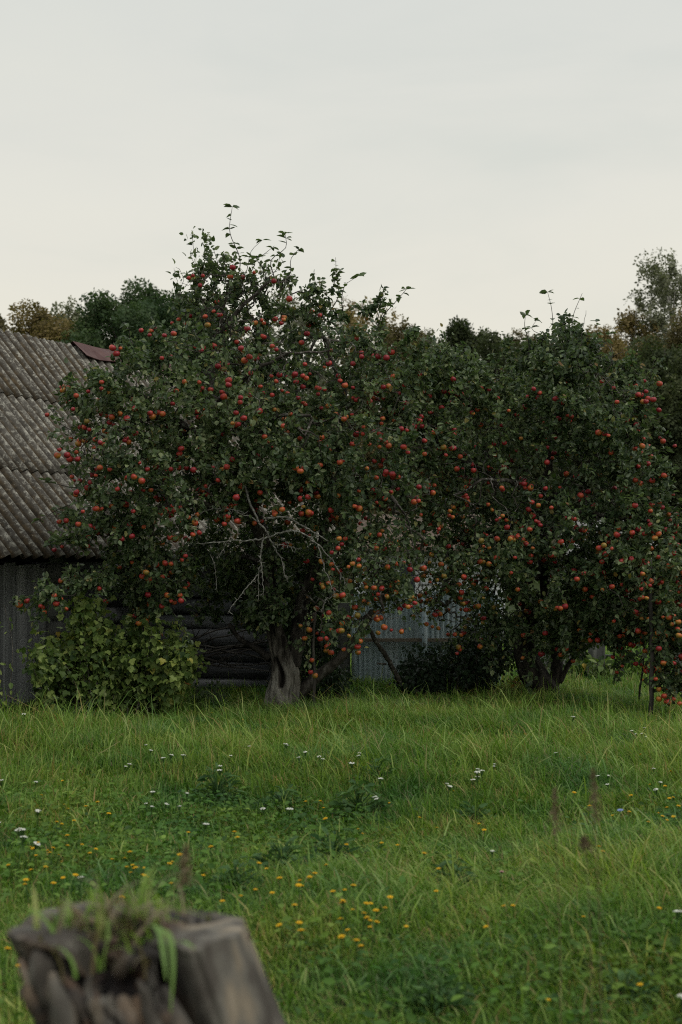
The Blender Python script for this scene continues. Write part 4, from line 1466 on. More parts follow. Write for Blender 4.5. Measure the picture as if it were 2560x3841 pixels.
def meadow():
    VV, QQ, TT, AT, off = [], [], [], [], 0
    zones = [(1.6, 4.5, 900, .8, .005), (4.5, 6.5, 6200, .5, .0056), (6.5, 9.5, 5200, .6, .0060), (9.5, 13.0, 4200, .8, .0064), (13.0, 16.5, 3200, 1.0, .0068), (16.5, 22, 900, 1.5, .009), (22, 34, 160, 4, .02)]
    for (y0, y1, dens, mar, wid) in zones:
        x, y = scatter(y0, y1, dens, mar)
        n = len(x)
        f1, f2, f3 = field(x, y, 1.4, 4), field(x, y, 4.2, 5), field(x, y, .6, 6)
        tall = np.clip((y - 8.0) / 2.2, 0, 1)                       # uncut strip in front of the trees
        tall = np.maximum(tall, .8 * np.clip((x - .8) / .6, 0, 1) * np.clip((8.5 - y) / 1.2, 0, 1) * np.clip((y - 5.2) / .8, 0, 1))
        h = (.085 + .10 * tall) * (1 + .35 * f1 + .25 * f2) * rng.uniform(.5, 1.35, n)
        h = np.where(y > 13.3, h * .72, h)
        h = np.clip(h, .03, .42)
        long_ = rng.random(n) < .045
        h = np.where(long_, h * rng.uniform(1.3, 2.0, n), h)
        bend = np.clip(rng.normal(.55, .28, n) + .12 * f1, .05, 1.2)
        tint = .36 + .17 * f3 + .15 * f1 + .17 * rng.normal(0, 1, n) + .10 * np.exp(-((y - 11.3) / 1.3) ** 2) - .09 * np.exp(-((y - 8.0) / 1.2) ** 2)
        tint = np.where(rng.random(n) < .10, rng.uniform(.87, 1, n), np.clip(tint, 0, .86))
        w = wid * rng.uniform(.45, 1.3, n) * np.where(long_, 1.25, 1.0)
        tint = np.where(long_ & (tint < .86), np.clip(tint + rng.uniform(.05, .28, n), 0, .86), tint)
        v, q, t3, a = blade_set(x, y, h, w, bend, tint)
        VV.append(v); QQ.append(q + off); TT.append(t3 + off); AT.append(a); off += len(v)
    for (y0, y1, dens, wid, near, reach) in ((1.6, 9, 1900, .008, .5, 2.6), (9, 16.5, 1500, .009, .8, 3.2), (16.5, 30, 420, .016, 1.5, 7), (30, 62, 60, .05, 2, 14)):
        area = (y1 - y0) * reach
        k = int(dens * area)
        y = np.tile(rng.uniform(y0, y1, k), 2)
        x = y * 1280 / FPX + near + rng.uniform(-.15, reach, 2 * k)
        x[:k] *= -1
        ok = ~in_barn(x, y); x, y = x[ok], y[ok]; n = len(x)
        h = (.10 + .05 * (y > 9)) * rng.uniform(.5, 1.5, n) * (1 + .35 * field(x, y, 1.4, 4)) * (1 + (y > 30) * .8)
        tint = np.clip(.38 + .15 * field(x, y, .6, 6) + .16 * rng.normal(0, 1, n), 0, .86)
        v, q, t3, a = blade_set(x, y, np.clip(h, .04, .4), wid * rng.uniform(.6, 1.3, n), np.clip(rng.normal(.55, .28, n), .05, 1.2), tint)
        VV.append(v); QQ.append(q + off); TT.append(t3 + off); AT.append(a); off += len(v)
    me = mesh('meadow_grass', np.vstack(VV), [np.vstack(QQ), np.vstack(TT)], M['grass'], {'tint': np.concatenate(AT)})
    tag(link('meadow_grass', me), 'long green meadow grass in front of the apple trees', 'grass', kind='stuff')
    # low broad leaves between the blades
    x, y = [], []
    for (y0, y1, d, mar) in ((1.6, 4.5, 250, .6), (4.5, 9.0, 1500, .5), (9.0, 13, 500, .6), (13, 17, 450, .8)):
        a, b = scatter(y0, y1, d, mar); x.append(a); y.append(b)
    x = np.concatenate(x); y = np.concatenate(y)
    patch = field(x, y, 1.9, 2) + .6 * field(x, y, 5, 3)
    keep = rng.random(len(x)) < np.clip(.25 + .75 * patch, .03, 1)
    x, y = x[keep], y[keep]
    n = len(x)
    pos = np.stack([x, y, ground_z(x, y) + rng.uniform(.01, .11, n)], -1)
    az = rng.uniform(0, 6.28, n)
    D = np.stack([np.cos(az), np.sin(az), rng.uniform(-.1, .7, n)], -1)
    NR = unit(rng.normal(0, .35, (n, 3)) + np.array([0, -.2, 1]))
    sz = rng.uniform(.02, .062, n) * rng.uniform(.6, 1, n)
    v, f, t = leaves(pos, D, NR, sz, np.clip(.45 + .2 * rng.normal(0, 1, n) + .15 * field(x, y, 1.5, 1), 0, 1), LEAF_V, LEAF_T)
    tag(link('meadow_herbs', mesh('meadow_herbs', v, f, M['herb'], {'tint': t})), 'low broad-leaved herbs among the meadow grass', 'herbs', kind='stuff')


meadow()


# flowers ----------------------------------------------------------
def flower_mesh(kind):
    g1, g2 = Geo(), Geo()
    if kind == 'yarrow':
        st = spline([(0, 0, 0), (.01, 0, .12), (.015, .01, .24)], 8)
        g1.tube(st, .0018, sides=4)
        for k in range(16):
            a, r = rng.uniform(0, 6.28), .020 * math.sqrt(rng.random()) * .8
            p = st[-1] + np.array([r * math.cos(a), r * math.sin(a), .012 - r * .5])
            g1.tube([st[-2], p], [.001, .001], sides=3, cap=False)
            b = [(math.cos(q * 1.257) * .0055, math.sin(q * 1.257) * .0055, .001) for q in range(5)]
            g2.add(np.array([(0, 0, .004)] + b) + p, tris=[(0, 1 + q, 1 + (q + 1) % 5) for q in range(5)], a=rng.uniform(0, 1))
    else:
        h = {'yellow': .17, 'blue': .25, 'pink': .12}[kind]
        R = {'yellow': .0155, 'blue': .018, 'pink': .013}[kind]
        st = spline([(0, 0, 0), (.012, .004, h * .5), (.006, -.004, h)], 8)
        g1.tube(st, .0016, sides=4)
        g1.tube([st[-1] - [0, 0, .008], st[-1]], [.003, .006], sides=6)
        for ring, (rr, up, m) in enumerate(((R, .15, 11), (R * .65, .5, 8), (R * .3, 1.2, 5))):
            for q in range(m):
                a = q * 6.283 / m + ring * .4
                d = np.array([math.cos(a), math.sin(a), up * .5]); s = np.array([-math.sin(a), math.cos(a), 0]) * rr * .28
                o = st[-1] + np.array([0, 0, .001 + .0015 * ring])
                g2.add([o, o + d * rr * .6 - s, o + d * rr, o + d * rr * .6 + s], quads=[(0, 1, 2, 3)], a=.3 + .25 * ring)
    v = np.vstack(g1.v + g2.v)
    nt = g1.n
    tris, quads, mt, mq = [], [], [], []
    for g, o, mi in ((g1, 0, 0), (g2, nt, 1)):
        if g.t: t = np.vstack(g.t) + o; tris.append(t); mt += [mi] * len(t)
        if g.q: q = np.vstack(g.q) + o; quads.append(q); mq += [mi] * len(q)
    f, mm = [], []
    if tris: f.append(np.vstack(tris)); mm += mt
    if quads: f.append(np.vstack(quads)); mm += mq
    pet = {'yellow': 'yellow_petal', 'yarrow': 'white_petal', 'blue': 'blue_petal', 'pink': 'pink_petal'}[kind]
    return mesh(kind + '_flower', v, f, [M['weed'], M[pet]], {'tint': np.concatenate(g1.a + g2.a)}, False, mm)


def put_flower(me, name, px, py, label, cat, group, scale=1.0, lift=0.0):
    """Stand a flower on the ground so that its head is seen near px, py."""
    h = max(k.co.z for k in me.vertices) * scale
    Y = (CAM_H - h) * FPX / (py - 2080.0)
    p = P(px, py, Y)
    o = bpy.data.objects.new(name, me)
    COL.objects.link(o)
    o.location = (p[0], p[1], float(ground_z(p[0], p[1])))
    o.rotation_euler = (rng.normal(0, .12), rng.normal(0, .12), rng.uniform(0, 6.28))
    o.scale = (scale,) * 3
    tag(o, label, cat, group)


FM = {k: [flower_mesh(k) for _ in range(2)] for k in ('yellow', 'yarrow', 'blue', 'pink')}
yellow_px = [(18, 2727), (145, 2984), (240, 3020), (203, 3098), (290, 3186), (245, 3190), (95, 3196), (145, 3226), (213, 3230), (465, 3256), (495, 3228), (530, 3288), (507, 3312),
             (250, 3318), (270, 3314), (105, 3326), (107, 3350), (200, 3350), (8, 3588), (50, 3635), (550, 3320), (640, 3272), (690, 3238), (805, 3212), (865, 3122), (900, 3140), (945, 3280),
             (1165, 2985), (1215, 3010), (1245, 3034), (1195, 2985), (1470, 2992), (1345, 3085), (1350, 3100), (1305, 3148), (1060, 3340), (1110, 3350), (1155, 3346), (1165, 3320), (960, 3385),
             (905, 3410), (835, 3428), (1120, 3370), (1270, 3410), (1265, 3378), (1300, 3415), (1090, 3490), (1125, 3485), (1130, 3518), (1345, 3452), (1365, 3414), (1375, 3414), (1410, 3434),
             (1526, 3485), (1330, 3542), (1365, 3562), (1290, 3530), (1440, 3432), (1640, 3364), (1655, 3262), (1920, 3413), (1915, 3410), (1855, 3475), (2200, 3455), (2455, 3415), (2045, 3735),
             (2430, 3680), (1820, 3082), (1810, 3062), (2312, 3042), (2355, 3033), (2540, 3050), (2485, 3068), (2530, 2993), (2210, 3005), (2140, 2955), (2385, 2975), (2525, 2880), (2440, 2935),
             (2210, 2827), (1965, 2762), (1310, 2785), (2500, 2775), (2120, 2705), (1570, 2655), (1630, 2685), (980, 2740), (1000, 2650), (1040, 2660), (1080, 2635), (1190, 2700), (920, 2690),
             (790, 2660), (840, 2685), (670, 2727), (615, 2720), (250, 2932), (340, 2790), (700, 3110), (430, 3415), (1460, 3380), (1240, 3590), (2250, 3160), (1015, 3300), (760, 3330),
             (1180, 2730), (1150, 2760), (2410, 2830), (2480, 2900), (2500, 2940), (2260, 3175), (1700, 2960), (1555, 3040), (1500, 3140), (1430, 3138), (1570, 3190), (1640, 3080)]
for (cx, cy, rx, ry, k) in ((240, 3230, 260, 70, 14), (1150, 3380, 190, 90, 7), (560, 3300, 160, 60, 8), (1350, 3470, 150, 60, 8), (2500, 3020, 90, 60, 8), (300, 3050, 200, 70, 6)):
    yellow_px += [(cx + rng.normal(0, rx * .5), cy + rng.normal(0, ry * .5)) for _ in range(k)]
for i, (a, b) in enumerate(yellow_px):
    put_flower(FM['yellow'][i % 2], 'yellow_flower', a, b, 'small yellow hawkweed flower standing in the meadow grass', 'flower', 'yellow flowers in the meadow', rng.uniform(.6, 1.02) * (.75 if b < 2750 else 1))
white_px = [(82, 2692), (95, 2680), (455, 2885), (475, 2875), (560, 2825), (555, 2810), (625, 2850), (620, 2838), (692, 2838), (830, 2880), (840, 2868), (855, 2838), (930, 2808), (1065, 2800), (1055, 2795),
            (1145, 2820), (1140, 2842), (1205, 2845), (1210, 2838), (1345, 2830), (1360, 2838), (1410, 2900), (1660, 2930), (1665, 2922), (1780, 2885), (1790, 2878), (1800, 2883), (1775, 2908),
            (1855, 2878), (1860, 2870), (2105, 2820), (2115, 2838), (2140, 2693), (2380, 2745), (2395, 2755), (2435, 2750), (2430, 2732), (2250, 2895), (2245, 2905), (2445, 2870), (2480, 2955),
            (2465, 2928), (2310, 2930), (1450, 2970), (1415, 2968), (555, 3010), (600, 2995), (560, 3000), (660, 3005), (95, 3128), (110, 3125), (60, 3158), (85, 3160), (15, 3105), (750, 3098),
            (125, 2935), (40, 2925), (140, 3045), (2535, 3430), (1840, 3170), (305, 3340), (1010, 2998), (1090, 3000), (2530, 3715), (1770, 2900), (2420, 2765), (1335, 2850), (700, 2960), (565, 2955)]
for i, (a, b) in enumerate(white_px):
    put_flower(FM['yarrow'][i % 2], 'white_flower', a, b, 'white flat-headed yarrow flower standing in the meadow grass', 'flower', 'white flowers in the meadow', rng.uniform(.6, 1.05))
put_flower(FM['blue'][0], 'blue_flower', 2345, 3024, 'pale blue flower among yellow ones at the right of the meadow', 'flower', None)
put_flower(FM['pink'][0], 'clover_flower', 1882, 3260, 'single pinkish clover head low in the middle of the meadow', 'flower', None)


# broad-leaved weeds -----------------------------------------------
def weed(px, py, Y, size, label, n=120):
    p = P(px, py, Y); p[2] = ground_z(p[0], p[1])
    g_ = rng.normal(0, 1, (n, 2)) * size * .42
    hgt = size * .95 * np.exp(-(g_ ** 2).sum(1) / (size * .6) ** 2) * rng.uniform(.2, 1.1, n)
    base = p + np.stack([g_[:, 0], g_[:, 1], hgt], -1)
    az = np.arctan2(g_[:, 1], g_[:, 0]) + rng.normal(0, .8, n)
    D = np.stack([np.cos(az), np.sin(az), rng.uniform(-.3, .9, n)], -1)
    NR = unit(rng.normal(0, .4, (n, 3)) + np.array([0, -.3, 1]))
    sz = size * rng.uniform(.16, .42, n)
    v, f, t = leaves(base, D, NR, sz, np.clip(rng.normal(.4, .22, n), 0, 1), LEAF_V, LEAF_T, wid=sz * rng.uniform(.4, .75, n))
    g = Geo(); g.add(v, tris=f, a=t)
    for k in range(n):
        g.tube([p, .6 * p + .4 * base[k] + [0, 0, .3 * hgt[k]], base[k] + .15 * sz[k] * D[k]], [.003, .0025, .0015], sides=3, a=.3, cap=False)
    tag(link('weed', g.mesh('weed', M['weed'])), label, 'weed')


def gY(py): return CAM_H * FPX / (py - 2080.0)


for (px, py, s, lab) in ((815, 3010, .22, 'dark broad-leaved weed rising left of centre in the meadow'), (1345, 3060, .24, 'dark broad-leaved weed rising in the middle of the meadow beside orange flowers'),
                         (1060, 3040, .20, 'dark spreading weed between two white flower patches'), (1060, 3310, .20, 'dark green weed clump among yellow flowers above the stump'),
                         (1250, 3230, .20, 'dull blue-green weed clump in the middle of the lower meadow'), (1410, 2960, .20, 'dark feathery weed at the paler grass strip'),
                         (880, 3400, .16, 'bright green low weed clump just behind the tree stump'), (1780, 3080, .16, 'dark weed in the long grass at right of centre'),
                         (1700, 3340, .17, 'dark weed low at right of the yellow flowers'), (2240, 3190, .18, 'dark weed beneath the blurred brown seed heads'),
                         (1650, 3800, .15, 'bright green weed at the bottom edge right of the stump'), (2350, 3780, .14, 'pale green weed in the lower right corner')):
    weed(px, py, gY(py), s, lab)

# blurred brown seed heads close to the camera
for i, (px, py, qx, qy, Y, lab) in enumerate(((2085, 3130, 2082, 2960, 4.1, 'feathery brown grass seed head, the left of three near ones'),
                                              (2235, 3090, 2225, 2890, 3.9, 'feathery beige grass seed head, tallest of three near ones'),
                                              (2200, 3190, 2190, 3145, 4.0, 'short beige grass seed head, lowest of three near ones'),
                                              (690, 3330, 700, 3180, 3.0, 'feathery brown grass seed head rising behind the stump'))):
    root = empty('seed_grass', tuple(P(px, 2080, Y) * [1, 1, 0]))
    tag(root, lab, 'grass stalk')
    foot = P(px + 12, 2080, Y); foot[2] = 0
    a, b = P(px, py, Y), P(qx, qy, Y)
    c = spline([foot, .5 * (foot + a) + [.01, 0, 0], a, b], 24)
    g = Geo(); g.tube(c, np.linspace(.0016, .0007, 24), sides=4); link('stalk', g.mesh('stalk', M['straw'], True), root)
    n = 190
    t = rng.random(n)
    pos = a + (b - a) * t[:, None] + rng.normal(0, 1, (n, 3)) * np.array([.011, .011, .004]) * (1.15 - t)[:, None]
    v, f, tt = leaves(pos, rng.normal(0, .4, (n, 3)) + np.array([0, 0, .8]), unit(rng.normal(0, 1, (n, 3))), np.full(n, .011), rng.random(n), LEAF_V, LEAF_T, wid=np.full(n, .008))
    link('seed_head', mesh('seed_head', v, f, M['straw'], {'tint': tt}), root)


# ------------------------------------------------------------------ stump
def build_stump():
    Y0 = 2.75
    k = Y0 / FPX
    top_c = np.array([(490 - 1280) * k, Y0 + .0, CAM_H - (3490 - 2080) * k])
    root = empty('tree_stump', (top_c[0], Y0, 0))
    tag(root, 'rotten grey tree stump with hollow grassy top in the foreground', 'tree stump')
    ns, nz = 150, 70
    ang = np.arange(ns) * 2 * math.pi / ns
    H = top_c[2]
    V = np.zeros((nz, ns, 3)); A = np.zeros((nz, ns))
    rim_extra = (.006 * np.sin(ang * 3 + 1) + .007 * noise3(np.stack([np.cos(ang) * 2, np.sin(ang) * 2, 0 * ang], -1), 3, 2))
    # front-right slab stands a little higher, the front middle is broken out
    dfront = (ang - 1.5 * math.pi + math.pi) % (2 * math.pi) - math.pi     # 0 = facing the camera, + = right
    rim = H + rim_extra + .015 * np.exp(-((dfront - .9) / .5) ** 2) - .115 * np.exp(-((dfront + .10) / .45) ** 4) + .01 * np.exp(-((dfront + 1.1) / .4) ** 2)
    jag = np.exp(-((dfront + .15) / .7) ** 4)
    rim = rim + jag * (.022 * noise3(np.stack([np.cos(ang) * 3, np.sin(ang) * 3, 0 * ang], -1), 4.5, 1) + .012 * rng.normal(0, 1, ns))
    for i in range(nz):
        t = 1 - (1 - i / (nz - 1)) ** 1.5
        z = rim * t
        dn = H * (1 - t)
        cx = top_c[0] + .33 * min(dn, .32)
        r = .224 + .045 * (1 - t) ** 1.2 + .08 * max(0, .25 - t) / .25
        q = np.stack([np.cos(ang) * 1.5, np.sin(ang) * 1.5, z * 1.6], -1)
        rr = r * (1 + .035 * noise3(q, 2.0, 5) + .012 * noise3(q * [1, 1, .2], 8, 1)) + .004 * noise3(q * [1, 1, .12], 26, 3) + .003 * noise3(q * [1, 1, .1], 60, 2)
        # left side tapers in below the broken rim
        rr = rr + .02 * np.clip(-np.cos(ang), 0, 1) ** 3 * np.clip((t - .9) / .1, 0, 1)
        rot = np.clip(np.exp(-((dfront + .28) / .80) ** 6), 0, 1)
        deep = rot * np.clip(.9 + .6 * noise3(q * [1, 1, .7], 5.5, 2), .2, 1.5) * np.clip((t - .35) / .2, 0, 1) * np.clip(.35 + (dn > .01), 0, 1)
        rr -= .085 * deep
        crack = np.exp(-((dfront - .50 - .03 * math.sin(t * 12)) / .085) ** 2)
        rr -= .11 * crack * np.clip(t / .3, 0, 1)
        crack2 = np.exp(-((dfront + .55 - .08 * math.sin(t * 9)) / .09) ** 2)
        rr -= .05 * crack2
        V[i] = np.stack([cx + rr * np.cos(ang), Y0 + rr * np.sin(ang) * .92, z], -1)
        A[i] = np.clip(rot * (1.0 if dn > .03 else .6) * np.clip(.55 + .8 * noise3(q * [1, 1, .6], 3.2, 4), .6, 1) * np.clip((t - .02) / .2, 0, 1) + .5 * crack, 0, 1)
    v = V.reshape(-1, 3); a = A.ravel()
    i = np.arange(nz - 1)[:, None] * ns; j = np.arange(ns)[None, :]; kk = (j + 1) % ns
    q = np.stack([i + j, i + kk, i + kk + ns, i + j + ns], -1).reshape(-1, 4)
    # top: rim ring of cut wood, then a rotten sunken middle
    rings, ra = [], []
    cen = V[-1].mean(axis=0)
    for m, f in enumerate(np.linspace(.96, .04, 16)):
        p = cen + (V[-1] - cen) * f
        edge = V[-1][:, 2]
        lump = noise3(np.stack([p[:, 0] * 9, p[:, 1] * 9, 0 * ang], -1), 2.2, 4)
        solid = np.clip(.93 - .55 * np.exp(-((dfront + 1.35) / .75) ** 2) - .45 * np.exp(-((dfront - 1.15) / .6) ** 2) + .06 * noise3(np.stack([np.cos(ang), np.sin(ang), 0 * ang], -1) * 3, 2, 6), .34, .95)
        sunk = np.clip((solid - f) / .12, 0, 1)
        p[:, 2] = edge * f + H * (1 - f) + .003 * lump - sunk * (.035 + .03 * lump) + .004
        p[:, 2] += (.05 * np.exp(-(((p[:, 0] - cen[0] - .05) / .09) ** 2 + ((p[:, 1] - cen[1] - .08) / .08) ** 2)) * (1 + .8 * lump) + .012 * np.abs(lump)) * np.clip(sunk + .1, 0, 1)
        rings.append(p); ra.append(np.clip(sunk * 1.0 + .15 * (lump > .3), 0, 1))
    n0 = len(v)
    v = np.vstack([v] + rings); a = np.concatenate([a] + ra)
    qq = [q]
    prev = (nz - 1) * ns
    jj = np.arange(ns); k2 = (jj + 1) % ns
    for m in range(16):
        cur = n0 + m * ns
        qq.append(np.stack([prev + jj, prev + k2, cur + k2, cur + jj], -1)); prev = cur
    c_i = len(v); v = np.vstack([v, rings[-1].mean(axis=0)]); a = np.append(a, 1.0)
    tri = np.stack([prev + jj, prev + k2, np.full(ns, c_i)], -1)
    link('wood', mesh('stump_wood', v, [np.vstack(qq), tri], M['stump'], {'tint': a}, False), root)
    # shards of the broken front, standing before the dark rotten heart
    for s in range(17):
        th = -1.12 + 1.52 * (s + .5) / 17 + rng.normal(0, .03)
        g = Geo()
        zt = H - abs(rng.normal(.03, .05)) - .03 * (abs(th + .1) < .45)
        zb = zt - rng.uniform(.10, .34)
        m = 9
        zs = np.linspace(zb, zt, m)
        rb = .232 - rng.uniform(.0, .035)
        pts = np.stack([top_c[0] + .33 * np.minimum(H - zs, .32) + rb * math.sin(th) + rng.normal(0, .003, m), Y0 - .92 * rb * math.cos(th) + rng.normal(0, .003, m), zs], -1)
        w = rng.uniform(.010, .030)
        g.tube(pts, w * np.array([.5, .85, 1, 1.05, .95, 1, .85, .6, .25]), sides=9, rough=.28, a=float(rng.choice([0.0, .2, .5, .8, 1.0])))
        tag(link('shard', g.mesh('shard', M['stump'], True), root))
    # rotten splinters in the hollow
    g = Geo()
    for s in range(70):
        x, y = cen[0] + .02 + np.clip(rng.normal(0, .07), -.12, .11), rng.normal(cen[1], .05)
        p = np.array([x, y, H - .05])
        d = unit(np.array([rng.normal(0, .9), rng.normal(0, .9), .55])) * rng.uniform(.05, .12)
        g.tube([p, p + d * .6 + rng.normal(0, .006, 3), p + d], [rng.uniform(.008, .020), .012, .004], sides=6, rough=.3, a=rng.uniform(.3, 1.0))
    link('splinters', g.mesh('splinters', M['stump'], True), root)
    # tuft of green and dry grass growing out of the hollow
    tf = empty('grass_tuft', (cen[0], cen[1] - .02, H - .06))
    tag(tf, 'tuft of green and dry grass growing out of the hollow stump top', 'grass tuft')
    for nm, mt, cnt, mu in (('green_blades', 'grass', 60, .66), ('dry_blades', 'straw', 75, .45)):
        g = Geo()
        for s in range(cnt):
            x, y = cen[0] + rng.normal(-.03, .075), cen[1] + rng.normal(-.02, .06)
            p = np.array([x, y, H - .045])
            az = rng.uniform(0, 6.28); ln = rng.uniform(.07, .21); bd = rng.uniform(.2, 1.1)
            ld = np.array([math.cos(az), math.sin(az), 0]); sdv = np.array([-math.sin(az), math.cos(az), 0])
            w = rng.uniform(.003, .0075)
            vv = []
            for t in np.linspace(0, 1, 7):
                cpt = p + ld * ln * bd * t * t + np.array([0, 0, 1]) * ln * (t - .55 * bd * t ** 3)
                ww = w * (1 - t ** 2 * .95)
                vv += [cpt - sdv * ww, cpt + sdv * ww]
            ii = np.arange(6)[:, None] * 2
            g.add(vv, quads=(ii + np.array([0, 1, 3, 2])), a=float(np.clip(rng.normal(mu, .15), 0, .9)))
        # long blades hanging over the front
        if nm == 'green_blades':
            for (x0, z0, pts) in ((520, 0, [(590, 3480), (640, 3500), (660, 3600), (655, 3760)]), (0, 0, [(560, 3470), (600, 3475), (625, 3560), (640, 3640)]), (0, 0, [(640, 3540), (690, 3520), (740, 3535)])):
                cc = spline([np.array([(px - 1280) * (Y0 - .19) / FPX, Y0 - .19 - .02 * n_, CAM_H - (py - 2080) * (Y0 - .19) / FPX]) for n_, (px, py) in enumerate(pts)], 14)
                vv = []
                for n_, cpt in enumerate(cc):
                    ww = .006 * (1 - (n_ / 13) ** 2 * .9)
                    vv += [cpt - [ww, 0, 0], cpt + [ww, .004, 0]]
                ii = np.arange(13)[:, None] * 2
                g.add(vv, quads=(ii + np.array([0, 1, 3, 2])), a=.72)
        link(nm, g.mesh(nm, M[mt]), tf)


build_stump()

# ------------------------------------------------------------------ trees of the wood far behind
FOREST = {
    'dark': [(0, (.028, .040, .020)), (.5, (.062, .077, .036)), (1, (.10, .112, .05))],
    'green': [(0, (.026, .050, .023)), (.5, (.058, .092, .042)), (1, (.10, .135, .06))],
    'ochre': [(0, (.065, .055, .025)), (.5, (.18, .138, .058)), (1, (.28, .21, .095))],
    'brown': [(0, (.045, .042, .021)), (.5, (.115, .098, .046)), (1, (.18, .148, .07))],
    'pale': [(0, (.075, .082, .055)), (.5, (.16, .168, .112)), (1, (.24, .245, .17))],
}
for k, st in FOREST.items():
    M['forest_' + k] = leaf_mat('forest_' + k, st, under=tuple(np.array(st[1][1]) * 1.35), under_fac=.5, rough=.6, spec=.1)
M['birch_bark'] = noise_mat('birch_bark', [(.35, (.10, .095, .085)), (.5, (.38, .37, .34)), (.7, (.50, .49, .46))], scale=1.5, stretch=(1, 1, 3), bump=.2)


def forest_tree(label, px, top_py, w_px, Y, colour, airy=0.0, n=9000, cone=False, birch=False, leaf=.27, name='tree', group=None):
    base = P(px, 2080, Y); base[2] = 0
    H = P(px, top_py, Y)[2]
    R = w_px * Y / FPX * .82
    root = empty(name, tuple(base))
    tag(root, label, 'tree', group)
    g = Geo()
    bends = rng.normal(0, .03 * H, (4, 3)) * [1, 1, 0]
    ctrl = [base, base + [0, 0, H * .35] + bends[0] * .4, base + [0, 0, H * .7] + bends[1] * .5, base + [0, 0, H * .98] + bends[2] * .3]
    c = spline(np.array(ctrl), 20)
    g.tube(c, np.linspace(.016 * H, .02, 20), sides=8, rough=.05)
    # crown of many lobes
    m = 26 if not cone else 30
    lobes = []
    for k in range(m):
        t = (k + .5) / m
        z = H * (.06 + .885 * t)
        if cone: prof = 1.0 - t * .93
        else: prof = math.sqrt(max(.02, 1 - ((t - .42) / .62) ** 2)) if t > .42 else .88 + .12 * t / .42
        a = k * 2.4 + rng.normal(0, .5)
        rad = R * prof
        cen = np.interp(z, c[:, 2], c[:, 0]), np.interp(z, c[:, 2], c[:, 1])
        lr = max(.30 * R, rad * rng.uniform(.38, .62))
        lobes.append((np.array([cen[0] + (rad - lr * .6) * math.cos(a), cen[1] + (rad - lr * .6) * math.sin(a), z]), np.array([lr, lr, lr * rng.uniform(.8, 1.3)])))
        # limb to the lobe
        j = int(np.argmin(np.abs(c[:, 2] - z * .86)))
        e = lobes[-1][0]
        g.tube([c[j], .5 * (c[j] + e) + [0, 0, .04 * H * .3], e], [.0045 * H, .003 * H, .02], sides=4, cap=False)
    link('trunk', g.mesh('trunk', M['birch_bark'] if birch else M['twig_bark'], True), root)
    # a few twiggy plumes break the outline at the top
    for k in range(9):
        a = rng.uniform(0, 6.28); rr = R * rng.uniform(.05, .75)
        zt = H * (1.0 - .13 * (rr / R) ** 1.5 - rng.uniform(0, .04))
        lobes.append((np.array([c[-1][0] + rr * math.cos(a), c[-1][1] + rr * math.sin(a), zt - .05 * H]), np.array([.10 * R, .10 * R, .055 * H])))
    pts = blob_points(lobes, n, inner=.35 if airy < .3 else .05, front=.6)
    if airy > 0:
        keep = noise3(pts * .9, 1.6, 5) > (-.9 + airy)
        pts = pts[keep]
    pts = pts[pts[:, 2] > .2]
    k = len(pts)
    D = rng.normal(0, 1, (k, 3)) + np.array([0, -.1, -.35])
    NR = unit(rng.normal(0, .6, (k, 3)) + np.array([0, -.35, .7]))
    sz = leaf * rng.uniform(.6, 1.5, k)
    T = np.clip(.45 + .2 * rng.normal(0, 1, k) + .22 * noise3(pts, .8, 3), 0, 1)
    v, f, t = leaves(pts, D, NR, sz, T, SPRAY_V, SPRAY_T)
    link('crown', mesh('crown', v, f, M['forest_' + colour], {'tint': t}), root)


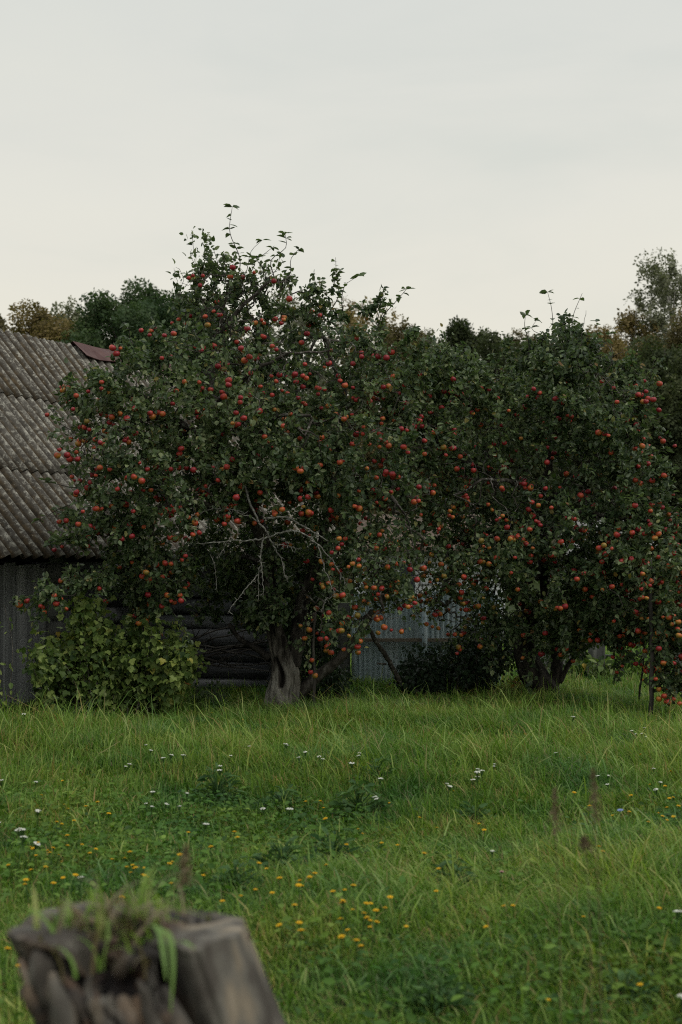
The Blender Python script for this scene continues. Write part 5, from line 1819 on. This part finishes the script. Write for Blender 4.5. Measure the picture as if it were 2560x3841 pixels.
TREES = [
    ('small olive tree at the left edge of the wood', 20, 1165, 170, 92, 'brown', .2, 6000, False, False),
    ('low brownish round tree just above the barn ridge', 165, 1150, 290, 90, 'ochre', .0, 11000, False, False),
    ('airy grey-green tree between the brownish and the dark trees on the left', 305, 1108, 240, 96, 'pale', .25, 8500, False, False),
    ('dense dark green tree behind the barn, the lower of two', 440, 1085, 300, 88, 'green', .0, 13000, False, False),
    ('dense dark green tree behind the barn, the taller of two', 600, 1052, 290, 92, 'green', .0, 13000, False, False),
    ('thin pale tree at the right shoulder of the tall dark tree', 700, 1070, 150, 98, 'pale', .5, 4500, False, False),
    ('brown tree hidden behind the top of the big apple tree', 850, 1120, 260, 95, 'brown', .2, 6000, False, False),
    ('pale grey-green tree showing through the top of the big apple tree', 1090, 1085, 260, 94, 'pale', .3, 7000, False, False),
    ('brown autumn tree right of the big apple tree top', 1370, 1105, 260, 96, 'ochre', .3, 7000, False, False),
    ('rounded brown tree stepping down to the gap in the wood', 1490, 1190, 190, 92, 'brown', .2, 6500, False, False),
    ('feathery pale brown tree in the dip of the wood', 1605, 1205, 170, 98, 'pale', .45, 5000, False, False),
    ('dark pointed spruce standing out of the wood between the apple trees', 1735, 1185, 190, 93, 'dark', .0, 8000, True, False),
    ('dark rounded tree right of the pointed spruce', 1860, 1235, 230, 90, 'dark', .0, 8000, False, False),
    ('brown tree behind the left shoots of the right apple tree', 1985, 1222, 190, 96, 'brown', .25, 6000, False, False),
    ('dark tree hidden behind the top of the right apple tree', 2140, 1250, 230, 92, 'dark', .1, 7000, False, False),
    ('ochre tree right of the tall shoots of the right apple tree', 2290, 1200, 190, 97, 'ochre', .25, 7000, False, False),
    ('ochre birch with pale trunk left of the tallest tree', 2400, 1120, 190, 99, 'ochre', .45, 6500, False, True),
    ('tallest tree, an airy pale birch at the right edge', 2495, 930, 290, 101, 'pale', .46, 14000, False, True),
    ('dark brown-green tree below the tall birch at the right edge', 2500, 1290, 320, 84, 'dark', .0, 14000, False, False),
    ('dense brown tree cut by the right edge of the photograph', 2640, 1160, 280, 90, 'brown', .1, 9000, False, False),
]
for (lab, px, ty, w, Y, colr, airy, n, cone, birch) in TREES:
    forest_tree(lab, px, ty, w, Y, colr, airy, int(n * (2.3 if airy < .25 else 1.6)), cone, birch, name='birch_tree' if birch else ('spruce_tree' if cone else 'tree'))


def wood_mass():
    """The rest of the wood, too far and too dense to count."""
    V, F, T, off = [], [], [], 0
    lob = []
    for x in np.arange(-60, 62, 2.4):
        for r in range(3):
            y = 112 + r * 4 + rng.normal(0, 1)
            h = 15.6 + 1.2 * math.sin(x * .33) + rng.normal(0, 1.2) + r * .5
            for z in np.arange(1, h, 2.6):
                lob.append((np.array([x + rng.normal(0, .5), y, z]), np.array([2.0, 1.6, 2.1])))
    pts = blob_points(lob, 90000, inner=.5, front=.8)
    k = len(pts)
    D = rng.normal(0, 1, (k, 3)) + np.array([0, -.1, -.35])
    NR = unit(rng.normal(0, .6, (k, 3)) + np.array([0, -.35, .7]))
    v, f, t = leaves(pts, D, NR, .5 * rng.uniform(.6, 1.4, k), np.clip(.4 + .2 * rng.normal(0, 1, k), 0, 1), SPRAY_V, SPRAY_T)
    tag(link('distant_wood', mesh('distant_wood', v, f, M['forest_dark'], {'tint': t})), 'dark mass of the wood behind the single trees', 'wood', kind='stuff')


wood_mass()
